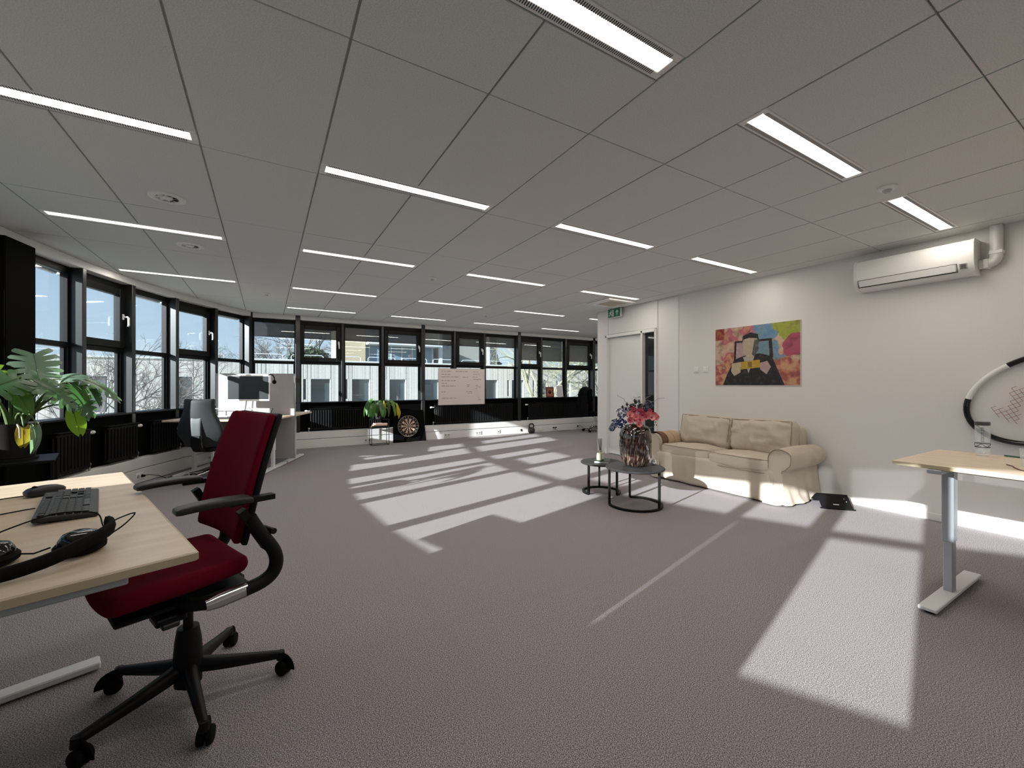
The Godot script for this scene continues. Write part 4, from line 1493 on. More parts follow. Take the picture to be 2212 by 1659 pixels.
	var df := thing("reed_diffuser", "square pale green glass reed diffuser standing on the book", "diffuser", P(3.32, 0.384, 3.61), 0.35)
	b = MB.new()
	b.pillow(XF(Vector3(0, 0.045, 0)), Vector3(0.10, 0.09, 0.06), 0.016, 8, func(p: Vector3, _u: Vector3) -> Vector3: return p)
	part(df, "bottle", b, mat("pale_glass", 0.50, 0.52, 0.36, 0.08))
	b = MB.new()
	b.lathe([Vector2(0.016, 0.086), Vector2(0.016, 0.104), Vector2(0.02, 0.106), Vector2(0.02, 0.116), Vector2(0, 0.116)], 16)
	part(df, "neck", b, mat("pale_neck", 0.42, 0.40, 0.28, 0.3))
	b = MB.new()
	b.bx(Vector3(0, 0.042, 0.0305), Vector3(0.042, 0.05, 0.001))
	part(df, "label_sticker", b, mats["white_panel"])
	for k in 6:
		b = MB.new()
		var a := k * 1.1
		b.cyl(Vector3(cos(a) * 0.006, 0.09, sin(a) * 0.006), Vector3(-0.012 + cos(a) * 0.028, 0.25, sin(a) * 0.02), 0.0022, 0.0022, 6)
		part(df, "reed", b, mats["black_plastic"])
	b = MB.new()
	b.pillow(XF(Vector3(0, 0.006, 0)), Vector3(0.035, 0.011, 0.03), 0.004, 4, func(p: Vector3, _u: Vector3) -> Vector3: return p + Vector3(0, 0.004 * sin(p.x * 120), 0))
	single("paper_scrap", "tiny crumpled white paper scrap on the carpet below the tables", "scrap", b, mats["white_panel"], P(3.30, 0, 3.41))
	# black folding stand on the floor at the sofa end
	var fs := thing("folding_stand", "black slotted plastic laptop stand lying tent-like beside the sofa", "stand", P(5.06, 0, 2.03), yaw(-0.75, -0.65))
	b = MB.new()
	b.box(XF(Vector3(0, 0.062, -0.075), 0, -0.62), Vector3(0.27, 0.006, 0.20), 0.002)
	part(fs, "front_leaf", b, mats["black_plastic"])
	b = MB.new()
	b.box(XF(Vector3(0.02, 0.058, 0.085), 0, 0.60), Vector3(0.25, 0.006, 0.19), 0.002)
	part(fs, "rear_leaf", b, mats["black_plastic"])
	b = MB.new()
	b.bx(Vector3(0, 0.008, -0.152), Vector3(0.30, 0.014, 0.012), 0.003)
	part(fs, "lip", b, mats["black_plastic"])
	b = MB.new()
	b.box(XF(Vector3(0.0, 0.0405, -0.112), 0, -0.62), Vector3(0.05, 0.002, 0.010))
	for q in [[-0.09, -0.045], [-0.10, -0.075]]:
		b.box(XF(Vector3(q[0], 0.062 + (q[1] + 0.075) * 0.714 + 0.0035, q[1]), 0, -0.62), Vector3(0.008, 0.002, 0.008))
	part(fs, "mark", b, mats["white_panel"])

func petal(len_: float, w: float, cup: float, seg := 5) -> MB:
	var b := MB.new()
	var rows := []
	for i in seg + 1:
		var t := i / float(seg)
		var hw := w * 0.5 * pow(sin(PI * clampf(t * 0.92 + 0.06, 0, 1)), 0.7)
		var row := []
		for j in 4:
			var u := j / 3.0 * 2.0 - 1.0
			row.append(Vector3(u * hw, cup * t * t * len_ + cup * 0.5 * u * u * w, -t * len_))
		rows.append(row)
	b.grid(rows)
	return b

func build_bouquet(at: Vector3) -> void:
	var t := thing("bouquet", "mixed bouquet of pink orchids, blue blossoms, dark feathers and curly twigs in the vase", "flowers", at)
	var r := RandomNumberGenerator.new()
	r.seed = 5
	# camera sees it from direction (-x, +z godot); side is the image's right
	var side := Vector3(0.861, 0, 0.509)
	var toward := Vector3(-0.509, 0, 0.861)
	var pinks := [mat("pink_petal", 0.80, 0.27, 0.29, 0.6), mat("deep_pink", 0.45, 0.08, 0.13, 0.6), mat("light_pink", 0.88, 0.42, 0.42, 0.6)]
	for p in pinks:
		p.backlight_enabled = true
		p.backlight = Color(0.5, 0.15, 0.18)
	var orchid := MB.new()
	for k in 5:
		var pm := petal(0.045, 0.05 if k % 2 == 0 else 0.036, 0.25)
		var xf := Transform3D(Basis(Vector3.UP, TAU * k / 5.0), Vector3.ZERO) * Transform3D(Basis(Vector3.RIGHT, 0.35), Vector3.ZERO)
		for i in range(0, pm.v.size(), 3):
			orchid.tri(xf * pm.v[i], xf * pm.v[i + 1], xf * pm.v[i + 2], xf.basis * pm.n[i], xf.basis * pm.n[i + 1], xf.basis * pm.n[i + 2])
	var om := orchid.mesh()
	var cb := MB.new()
	cb.lathe([Vector2(0, 0.0), Vector2(0.009, 0.002), Vector2(0.010, 0.014), Vector2(0.004, 0.024), Vector2(0, 0.026)], 8)
	var cm := cb.mesh()
	var spots := [[-0.075, 0.135, 0.05, 2], [-0.045, 0.085, 0.10, 2], [-0.005, 0.045, 0.13, 0], [-0.02, 0.12, 0.09, 0], [0.02, 0.09, 0.10, 0], [-0.03, 0.175, 0.03, 1], [0.055, 0.145, 0.07, 1], [0.085, 0.125, 0.08, 0], [0.115, 0.145, 0.06, 2], [0.145, 0.115, 0.07, 2], [0.13, 0.175, 0.03, 1], [0.175, 0.135, 0.05, 0], [0.205, 0.115, 0.03, 2], [-0.09, 0.09, 0.08, 0], [0.045, 0.175, 0.0, 1]]
	for s in spots:
		var d := (toward * 1.0 + side * r.randf_range(-0.5, 0.5) + Vector3.UP * r.randf_range(-0.1, 0.6)).normalized()
		var bs := Basis.looking_at(d, Vector3.UP) * Basis(Vector3.RIGHT, -PI / 2)
		bs = bs * Basis(Vector3.UP, r.randf() * TAU)
		var o := mpart(t, "orchid_blossom", om, pinks[s[3]], Transform3D(bs.scaled(Vector3.ONE * r.randf_range(0.85, 1.1)), side * s[0] + Vector3.UP * s[1] + toward * s[2]))
		mpart(o, "lip", cm, pinks[1])
	# clusters of little blossoms
	var tiny := MB.new()
	for k in 4:
		var pm := petal(0.016, 0.018, 0.2, 3)
		var xf := Transform3D(Basis(Vector3.UP, TAU * k / 4.0), Vector3.ZERO) * Transform3D(Basis(Vector3.RIGHT, 0.3), Vector3.ZERO)
		for i in range(0, pm.v.size(), 3):
			tiny.tri(xf * pm.v[i], xf * pm.v[i + 1], xf * pm.v[i + 2], xf.basis * pm.n[i], xf.basis * pm.n[i + 1], xf.basis * pm.n[i + 2])
	var clusters := [[-0.17, 0.055, 0.06, 0.055, mat("navy_petal", 0.022, 0.035, 0.13, 0.7)], [-0.22, 0.05, 0.04, 0.04, mat("blue_grey_petal", 0.20, 0.23, 0.32, 0.7)], [-0.14, 0.15, 0.0, 0.06, mat("lilac_grey_petal", 0.24, 0.26, 0.36, 0.7)], [0.15, 0.24, -0.02, 0.038, mat("slate_petal", 0.13, 0.16, 0.22, 0.7)], [0.02, 0.22, -0.03, 0.06, mat("charcoal_petal", 0.055, 0.062, 0.085, 0.7)], [-0.03, 0.185, 0.0, 0.04, pinks[1]], [-0.255, 0.0, 0.03, 0.03, mats["blue_grey_petal"]], [0.08, 0.205, -0.04, 0.045, mats["charcoal_petal"]]]
	for c in clusters:
		var b := MB.new()
		for k in 34:
			var d := Vector3(r.randfn(), r.randfn() + 0.2, r.randfn()).normalized()
			var bs := Basis.looking_at(d, Vector3(0.1, 0.9, 0.3)) * Basis(Vector3.RIGHT, -PI / 2)
			var xf := Transform3D(bs, d * c[3] * r.randf_range(0.6, 1.05))
			for i in range(0, tiny.v.size(), 3):
				b.tri(xf * tiny.v[i], xf * tiny.v[i + 1], xf * tiny.v[i + 2], xf.basis * tiny.n[i], xf.basis * tiny.n[i + 1], xf.basis * tiny.n[i + 2])
		var o := part(t, "blossom_cluster", b, c[4])
		o.position = side * c[0] + Vector3.UP * c[1] + toward * c[2]
	# dark feathers
	var fm := mat("feather", 0.055, 0.045, 0.04, 0.8)
	for s in [[-0.13, 0.215, -0.02], [-0.08, 0.245, -0.03], [-0.105, 0.20, 0.02], [0.005, 0.285, -0.04], [-0.05, 0.23, 0.0], [0.055, 0.275, -0.05]]:
		var tip: Vector3 = side * s[0] + Vector3.UP * s[1] + toward * s[2]
		var b := MB.new()
		var root_ := Vector3(0, -0.05, 0)
		var pth := []
		for k in 9:
			var u := k / 8.0
			pth.append(root_.lerp(tip, u) + Vector3.UP * 0.02 * sin(u * PI))
		b.tube(pth, 0.0018, 5)
		for k in 46:
			var u := 0.45 + 0.55 * (k / 46.0)
			var p: Vector3 = pth[mini(int(u * 8), 7)].lerp(pth[mini(int(u * 8) + 1, 8)], fposmod(u * 8, 1.0))
			var dir := (side * (1.0 if k % 2 == 0 else -1.0) * r.randf_range(0.5, 1.0) + Vector3.UP * r.randf_range(0.3, 0.9) + toward * r.randf_range(-0.4, 0.4)).normalized()
			var l := r.randf_range(0.03, 0.06)
			b.sweep([p, p + dir * l * 0.5, p + dir * l + Vector3.DOWN * 0.006], [Vector2(-0.0009, 0), Vector2(0.0009, 0), Vector2(0, 0.0009)], Vector3.UP, false, false)
		var o := part(t, "feather", b, fm)
		b = MB.new()
		b.lathe([Vector2(0, -0.022), Vector2(0.011, -0.006), Vector2(0.012, 0.006), Vector2(0.006, 0.02), Vector2(0, 0.024)], 10, Transform3D(Basis(side, Vector3.UP, toward * 0.3), tip))
		part(o, "eye", b, mat("feather_eye", 0.012, 0.012, 0.02, 0.5))
	# leaves and curly twigs, berries
	var gm := mat("dark_leaf", 0.02, 0.035, 0.018, 0.45)
	for s in [[0.11, 0.035, 0.09], [0.06, 0.02, 0.12], [-0.10, 0.02, 0.10]]:
		var b := petal(0.13, 0.06, -0.15)
		var o := part(t, "leaf", b, gm)
		var p: Vector3 = side * s[0] * 0.4 + Vector3.UP * 0.0 + toward * s[2] * 0.5
		o.transform = Transform3D(Basis.looking_at((side * s[0] + Vector3.UP * s[1] + toward * 0.05).normalized(), Vector3.UP), p)
	var tw := mat("curly_twig", 0.30, 0.25, 0.19, 0.8)
	for s in [[[0.05, 0.2], [0.12, 0.29], [0.19, 0.275], [0.25, 0.31], [0.31, 0.315]], [[-0.03, 0.2], [-0.12, 0.30], [-0.16, 0.33], [-0.19, 0.335], [-0.19, 0.35]], [[0.02, 0.2], [0.10, 0.26], [0.12, 0.32], [0.16, 0.335]]]:
		var b := MB.new()
		var cv := fine_curve()
		cv.add_point(Vector3(0, -0.05, 0))
		for q in s:
			cv.add_point(side * q[0] + Vector3.UP * q[1], -side * 0.03, side * 0.03)
		var pth := []
		for k in 25:
			pth.append(cv.sample_baked(cv.get_baked_length() * k / 24.0))
		b.tube(pth, 0.0022, 5)
		part(t, "twig", b, tw)
	var b := MB.new()
	for q in [[0.19, 0.055], [0.215, 0.06], [0.20, 0.03], [0.225, 0.028]]:
		var c: Vector3 = side * q[0] + Vector3.UP * q[1]
		b.lathe([Vector2(0, -0.007), Vector2(0.006, -0.003), Vector2(0.006, 0.003), Vector2(0, 0.007)], 8, Transform3D(Basis(), c))
		b.tube([c, c + Vector3(-0.02, 0.03, -0.01), Vector3(0, 0.02, 0) + side * 0.1], 0.0012, 4)
	part(t, "berry_sprig", b, mats["black_plastic"])

func build_front_desk() -> void:
	var A := P(-0.162, 0, 1.43)
	var bs := Basis(Vector3(-0.31, 0, -0.951).normalized(), Vector3.UP, Vector3(0.951, 0, -0.31).normalized())
	var fr := Transform3D(bs, A)
	var t := thing("desk", "pale maple sit-stand desk with keyboard and headset in the foreground", "desk")
	t.transform = fr
	var H := 0.80
	var L := 1.576
	var b := MB.new()
	b.bx(Vector3(L / 2, H - 0.0125, -0.40), Vector3(L, 0.025, 0.80), 0.004)
	var tp := part(t, "tabletop", b, mats["maple"])
	b = MB.new()
	b.bx(Vector3(L / 2, H - 0.0125, 0.0005), Vector3(L - 0.004, 0.019, 0.003))
	b.bx(Vector3(-0.0005, H - 0.0125, -0.40), Vector3(0.003, 0.019, 0.796))
	part(tp, "edge_band", b, mats["maple_edge"])
	b = MB.new()
	b.bx(Vector3(L / 2 + 0.02, H - 0.042, -0.16), Vector3(L - 0.14, 0.034, 0.04), 0.003)
	b.bx(Vector3(L / 2 + 0.02, H - 0.042, -0.62), Vector3(L - 0.14, 0.034, 0.04), 0.003)
	b.bx(Vector3(0.045, H - 0.036, -0.45), Vector3(0.05, 0.022, 0.62), 0.003)
	b.bx(Vector3(L - 0.14, H - 0.036, -0.40), Vector3(0.05, 0.022, 0.55), 0.003)
	part(t, "frame", b, mats["grey_metal"])
	for x in [0.20, 1.20]:
		b = MB.new()
		b.bx(Vector3(x, 0.48, -0.62 if x < 0.5 else -0.50), Vector3(0.075, 0.60, 0.05), 0.004)
		b.bx(Vector3(x, 0.20, -0.62 if x < 0.5 else -0.50), Vector3(0.062, 0.36, 0.04), 0.004)
		part(t, "leg", b, mats["white_metal"])
		b = MB.new()
		b.bx(Vector3(x, 0.022, -0.62 if x < 0.5 else -0.46), Vector3(0.075, 0.028, 0.34 if x < 0.5 else 0.70), 0.005)
		part(t, "foot", b, mats["white_metal"])
	# keyboard
	var kb := thing("keyboard", "black full-size keyboard on the foreground desk", "keyboard")
	kb.transform = fr * Transform3D(Basis(Vector3.UP, -0.07), Vector3(0.875, H, -0.215))
	b = MB.new()
	b.box(XF(Vector3(0, 0.012, 0), 0, 0.06), Vector3(0.466, 0.016, 0.155), 0.004)
	part(kb, "case", b, mats["dark_plastic"])
	var key := func(w: float) -> ArrayMesh:
		var k := MB.new()
		k.lathe([Vector2(0, 0.007), Vector2(0.0, 0.007)], 3)
		k = MB.new()
		k.bx(Vector3(0, 0.003, 0), Vector3(w - 0.0025, 0.007, 0.0165), 0.0015)
		return k.mesh()
	var k1: ArrayMesh = key.call(0.019)
	var k15: ArrayMesh = key.call(0.0285)
	var k2: ArrayMesh = key.call(0.038)
	var ksp: ArrayMesh = key.call(0.118)
	var km := mat("key_plastic", 0.022, 0.023, 0.026, 0.45)
	# x grows towards the far end: that is the typist's right hand side
	var rowsz := [-0.058, -0.032, -0.0125, 0.007, 0.0265, 0.046]
	for rI in 6:
		var xs := []
		var z: float = rowsz[rI]
		if rI == 0:
			for k in 13:
				xs.append([-0.212 + k * 0.0212 + (0.009 if k > 0 else 0.0), k1])
		elif rI == 5:
			for k in 3:
				xs.append([-0.206 + k * 0.0285, k15])
			xs.append([-0.058, ksp])
			for k in 4:
				xs.append([0.018 + k * 0.0255, k1])
		else:
			var n := 13 if rI == 1 else 12
			xs.append([-0.203, k15 if rI > 1 else k1])
			for k in n - 1:
				xs.append([-0.178 + k * 0.0195 + (0.0 if rI > 1 else -0.004), k1])
			xs.append([0.066 if rI != 1 else 0.068, k2])
		if rI != 4:
			for k in 3:
				if rI == 3 or (rI == 0 and k > 2):
					continue
				xs.append([0.107 + k * 0.0195, k1])
		else:
			xs.append([0.1265, k1])
		if rI > 0:
			for k in 4:
				xs.append([0.168 + k * 0.0185, k1])
		for q in xs:
			mpart(kb, "key", q[1], km, XF(Vector3(q[0], 0.0205 - z * 0.06, z), 0, 0.06))
	# mouse
	var ms := thing("mouse", "dark computer mouse behind the keyboard", "mouse")
	ms.transform = fr * Transform3D(Basis(Vector3.UP, 0.35), Vector3(1.20, H, -0.275))
	b = MB.new()
	b.pillow(XF(Vector3(0, 0.019, 0)), Vector3(0.066, 0.038, 0.118), 0.018, 10, func(p: Vector3, u: Vector3) -> Vector3: return Vector3(p.x * (1.0 - 0.12 * u.z * u.z), p.y if p.y < 0 else p.y * (1.05 - 0.45 * u.z * u.z), p.z))
	part(ms, "shell", b, mats["dark_plastic"])
	b = MB.new()
	b.cyl(Vector3(-0.004, 0.034, -0.03), Vector3(0.004, 0.034, -0.03), 0.009, 0.009, 12)
	part(ms, "wheel", b, mats["rubber"])
	# headset
	var hs := thing("headset", "black over-ear headset lying on the foreground desk", "headset")
	hs.transform = fr * Transform3D(Basis(), Vector3(0, H, 0))
	for q in [Vector3(0.245, 0, -0.215), Vector3(0.29, 0, -0.375)]:
		b = MB.new()
		b.lathe([Vector2(0, 0.002), Vector2(0.044, 0.002), Vector2(0.056, 0.010), Vector2(0.057, 0.020), Vector2(0.050, 0.028), Vector2(0, 0.028)], 28, Transform3D(Basis().scaled(Vector3(1.15, 1, 0.95)), q))
		var cu := part(hs, "ear_cup", b, mats["rubber"])
		b = MB.new()
		b.lathe([Vector2(0.048, 0.024), Vector2(0.047, 0.036), Vector2(0.038, 0.050), Vector2(0.022, 0.056), Vector2(0, 0.057)], 28, Transform3D(Basis().scaled(Vector3(1.15, 1, 0.95)), q))
		part(cu, "shell", b, mats["black_gloss"])
	b = MB.new()
	var cv := fine_curve()
	for q in [Vector3(0.275, 0.062, -0.160), Vector3(0.225, 0.055, -0.155), Vector3(0.165, 0.040, -0.215), Vector3(0.120, 0.024, -0.30), Vector3(0.11, 0.022, -0.39), Vector3(0.15, 0.03, -0.47), Vector3(0.24, 0.05, -0.46), Vector3(0.29, 0.058, -0.42)]:
		cv.add_point(q)
	for i in range(1, cv.point_count - 1):
		var d := (cv.get_point_position(i + 1) - cv.get_point_position(i - 1)) * 0.2
		cv.set_point_in(i, -d)
		cv.set_point_out(i, d)
	var pth := []
	for k in 33:
		pth.append(cv.sample_baked(cv.get_baked_length() * k / 32.0))
	b.sweep(pth, [Vector2(-0.005, -0.016), Vector2(0.005, -0.016), Vector2(0.008, 0), Vector2(0.005, 0.016), Vector2(-0.005, 0.016), Vector2(-0.008, 0)])
	part(hs, "headband", b, mats["rubber"])
	# cables lying on the desk
	var cabs := [["mouse_cable", "thin black cable running from the mouse to the left", [[1.22, -0.33], [1.21, -0.45], [1.16, -0.62], [1.10, -0.79]]], ["keyboard_cable", "thin black cable running from the keyboard to the left", [[0.93, -0.30], [0.90, -0.42], [0.86, -0.6], [0.84, -0.79]]]]
	for c in cabs:
		b = MB.new()
		var cc := fine_curve()
		for q in c[2]:
			cc.add_point(Vector3(q[0], 0.003, q[1]), Vector3(0, 0, 0.04), Vector3(0, 0, -0.04))
		var pp := []
		for k in 21:
			pp.append(cc.sample_baked(cc.get_baked_length() * k / 20.0))
		b.tube(pp, 0.0022, 6)
		var o := single(c[0], c[1], "cable", b, mats["rubber"])
		o.transform = fr * Transform3D(Basis(), Vector3(0, H, 0))
	b = MB.new()
	cv = fine_curve()
	for q in [Vector3(0.275, 0.02, -0.16), Vector3(0.33, 0.03, -0.118), Vector3(0.40, 0.045, -0.085), Vector3(0.415, 0.03, -0.13), Vector3(0.43, 0.012, -0.155), Vector3(0.56, 0.030, -0.165), Vector3(0.62, 0.036, -0.25), Vector3(0.56, 0.022, -0.36), Vector3(0.44, 0.004, -0.45), Vector3(0.36, 0.004, -0.47), Vector3(0.31, 0.004, -0.47)]:
		cv.add_point(q)
	for i in range(1, cv.point_count - 1):
		var d := (cv.get_point_position(i + 1) - cv.get_point_position(i - 1)) * 0.16
		cv.set_point_in(i, -d)
		cv.set_point_out(i, d)
	pth = []
	for k in 61:
		pth.append(cv.sample_baked(cv.get_baked_length() * k / 60.0))
	b.tube(pth, 0.0022, 6)
	part(hs, "cord", b, mats["rubber"])
	b = MB.new()
	b.tube([Vector3(0.27, 0.02, -0.27), Vector3(0.265, 0.014, -0.30), Vector3(0.275, 0.02, -0.33)], 0.0022, 6)
	part(hs, "link_cord", b, mats["rubber"])

func star_base(t: Node3D, turn: float, r: float, m: Material, hub_h: float, caster_m: Material) -> void:
	for k in 5:
		var a := turn + TAU * k / 5.0
		var d := Vector3(cos(a), 0, -sin(a))
		var s := d.cross(Vector3.UP)
		var b := MB.new()
		var pth := []
		var sc := []
		for j in 7:
			var u := j / 6.0
			pth.append(d * lerpf(0.03, r, u) + Vector3.UP * lerpf(hub_h, 0.082, pow(u, 0.8)))
			sc.append(lerpf(1.0, 0.55, u))
		b.sweep(pth, [Vector2(-0.020, -0.028), Vector2(0.020, -0.028), Vector2(0.026, 0.0), Vector2(0.016, 0.022), Vector2(-0.016, 0.022), Vector2(-0.026, 0.0)], Vector3.UP, false, true, sc)
		b.cyl(d * r + Vector3.UP * 0.06, d * r + Vector3.UP * 0.093, 0.017, 0.015, 10)
		part(t, "base_arm", b, m)
		b = MB.new()
		var tr := Basis(Vector3.UP, a * 1.7 + 0.6)
		var off: Vector3 = tr * Vector3(0.018, 0, 0)
		var ax: Vector3 = tr * Vector3(0, 0, 1)
		var c := d * r + off + Vector3.UP * 0.030
		for e in [-1.0, 1.0]:
			var y: Vector3 = ax * e
			var x := Vector3.UP
			b.lathe([Vector2(0, 0), Vector2(0.024, 0), Vector2(0.030, 0.003), Vector2(0.030, 0.015), Vector2(0.026, 0.020), Vector2(0, 0.021)], 20, Transform3D(Basis(x, y, x.cross(y)), c + ax * e * 0.004))
		var cs := part(t, "caster", b, caster_m)
		b = MB.new()
		var hood := []
		for j in 9:
			var g := lerpf(-0.1, 2.5, j / 8.0)
			hood.append(c + off.normalized() * cos(g) * 0.0335 + Vector3.UP * sin(g) * 0.0335)
		b.sweep(hood, [Vector2(-0.002, -0.024), Vector2(0.002, -0.024), Vector2(0.002, 0.024), Vector2(-0.002, 0.024)], off.normalized().cross(ax))
		part(cs, "hood", b, caster_m)

func build_red_chair() -> void:
	var th := yaw(-0.927, -0.375)
	var t := thing("office_chair", "dark red fabric office chair with black armrests at the front desk", "chair", P(-0.27, 0, 2.10), th)
	var bp: Material = mats["black_plastic"]
	# one arm of the star points to the image right: world angle of about -3 degrees, turned into the chair's own axes
	star_base(t, deg_to_rad(-3.0) - th, 0.325, bp, 0.135, mats["rubber"])
	var b := MB.new()
	b.lathe([Vector2(0.046, 0.065), Vector2(0.05, 0.16), Vector2(0.044, 0.24), Vector2(0.036, 0.29), Vector2(0, 0.29)], 20)
	b.cyl(Vector3(0, 0.045, 0), Vector3(0, 0.09, 0), 0.02, 0.026, 14)
	part(t, "hub", b, bp)
	b = MB.new()
	b.cyl(Vector3(0, 0.26, 0), Vector3(0, 0.45, 0), 0.017, 0.017, 16)
	part(t, "gas_lift", b, mats["black_metal"])
	b = MB.new()
	b.bx(Vector3(0, 0.445, 0.02), Vector3(0.20, 0.05, 0.30), 0.012)
	b.bx(Vector3(-0.16, 0.428, -0.10), Vector3(0.09, 0.026, 0.09), 0.005)
	b.bx(Vector3(0, 0.466, -0.05), Vector3(0.40, 0.014, 0.40), 0.005)
	part(t, "mechanism", b, bp)
	b = MB.new()
	b.bx(Vector3(-0.216, 0.425, -0.11), Vector3(0.05, 0.018, 0.05), 0.004)
	part(t, "lever", b, mats["dark_plastic"])
	# seat
	b = MB.new()
	b.pillow(XF(Vector3(0, 0.512, -0.03)), Vector3(0.49, 0.068, 0.445), 0.032, 16, func(p: Vector3, u: Vector3) -> Vector3:
		var w := 1.0 - 0.12 * clampf(u.z, 0, 1) - 0.10 * pow(clampf(-u.z, 0, 1), 4.0)
		var y := p.y + 0.016 * u.x * u.x + 0.006 * u.z * absf(u.z)
		if u.z < -0.3:
			y -= 0.006 * pow((-u.z - 0.3) / 0.7, 2.0)
		return Vector3(p.x * w, y, p.z * (1.0 - 0.06 * u.x * u.x)))
	part(t, "seat", b, mats["red_cloth"]).position = Vector3(0, 0.02, -0.035)
	# backrest: red pad before a black shell, leaning back, narrower towards the top
	var bent := func(p: Vector3, u: Vector3, grow: float) -> Vector3:
		var v := (p.y + 0.265) / 0.53
		var w := lerpf(0.90, 0.84, v) + 0.14 * sin(clampf(v, 0, 1) * PI) * 0.5
		var z := 0.045 * cos(u.x * 1.2) - 0.03 + 0.03 * pow(v - 0.35, 2.0) * 2.0
		return Vector3(p.x * w * (1.0 + grow), p.y, p.z + z)
	var bx := XF(Vector3(0, 0.885, 0.285), 0, 0.235)
	b = MB.new()
	b.pillow(bx * XF(Vector3(0, 0, -0.008)), Vector3(0.47, 0.52, 0.036), 0.016, 16, func(p: Vector3, u: Vector3) -> Vector3: return bent.call(p, u, 0.0))
	var bk := part(t, "backrest", b, mats["red_cloth"])
	b = MB.new()
	b.pillow(bx * XF(Vector3(0, 0, 0.020)), Vector3(0.475, 0.535, 0.028), 0.012, 12, func(p: Vector3, u: Vector3) -> Vector3: return bent.call(p, u, 0.01))
	part(bk, "shell", b, bp)
	bk.position = Vector3(0, 0, -0.11)
	# brackets that run back from under the seat and up to backrest and armrests
	for s in [-1.0, 1.0]:
		b = MB.new()
		b.sweep([Vector3(s * 0.13, 0.452, 0.06), Vector3(s * 0.22, 0.452, 0.09), Vector3(s * 0.265, 0.455, 0.14)], [Vector2(-0.022, -0.016), Vector2(0.022, -0.016), Vector2(0.026, 0), Vector2(0.022, 0.016), Vector2(-0.022, 0.016), Vector2(-0.026, 0)])
		var br := part(t, "side_bracket", b, bp)
		br.position = Vector3(0, 0.015, -0.14)
		b = MB.new()
		b.sweep([Vector3(s * 0.268, 0.452, 0.12), Vector3(s * 0.27, 0.456, 0.16), Vector3(s * 0.27, 0.462, 0.25)], [Vector2(-0.019, -0.022), Vector2(0.0, -0.027), Vector2(0.019, -0.022), Vector2(0.024, 0), Vector2(0.019, 0.022), Vector2(0, 0.027), Vector2(-0.019, 0.022), Vector2(-0.024, 0)], Vector3.UP, false, true, [0.75, 1.0, 1.0])
		part(br, "chrome_sleeve", b, mats["chrome"])
		b = MB.new()
		var oval := []
		for q in 14:
			oval.append(Vector2(cos(TAU * q / 14.0) * 0.025, sin(TAU * q / 14.0) * 0.029))
		b.sweep(smooth_path([Vector3(s * 0.27, 0.460, 0.245), Vector3(s * 0.27, 0.468, 0.305), Vector3(s * 0.27, 0.490, 0.345), Vector3(s * 0.27, 0.53, 0.360), Vector3(s * 0.27, 0.58, 0.350), Vector3(s * 0.268, 0.64, 0.315), Vector3(s * 0.265, 0.69, 0.285), Vector3(s * 0.263, 0.73, 0.265)]), oval, Vector3.RIGHT)
		part(br, "upright", b, bp)
		b = MB.new()
		b.sweep([Vector3(s * 0.262, 0.60, 0.325), Vector3(s * 0.262, 0.70, 0.27), Vector3(s * 0.264, 0.765, 0.235)], [Vector2(-0.014, -0.018), Vector2(0.014, -0.018), Vector2(0.014, 0.018), Vector2(-0.014, 0.018)], Vector3.RIGHT)
		b.cyl(Vector3(s * 0.20, 0.66, 0.335), Vector3(s * 0.285, 0.66, 0.345), 0.012, 0.012, 10)
		part(br, "arm_post", b, bp)
		b = MB.new()
		b.sweep([Vector3(s * 0.264, 0.775, 0.26), Vector3(s * 0.268, 0.778, 0.15), Vector3(s * 0.275, 0.778, 0.10)], [Vector2(-0.020, -0.010), Vector2(0.020, -0.010), Vector2(0.020, 0.010), Vector2(-0.020, 0.010)])
		var am := part(t, "armrest", b, bp)
		am.position = Vector3(0, 0.038, -0.05)
		b = MB.new()
		b.pillow(XF(Vector3(s * 0.278, 0.792, 0.055), s * 0.05), Vector3(0.078, 0.026, 0.235), 0.012, 8, func(p: Vector3, u: Vector3) -> Vector3: return Vector3(p.x * (1.0 - 0.18 * clampf(-u.z, 0, 1)), p.y - 0.006 * u.z * u.z, p.z))
		part(am, "pad", b, mats["dark_plastic"])

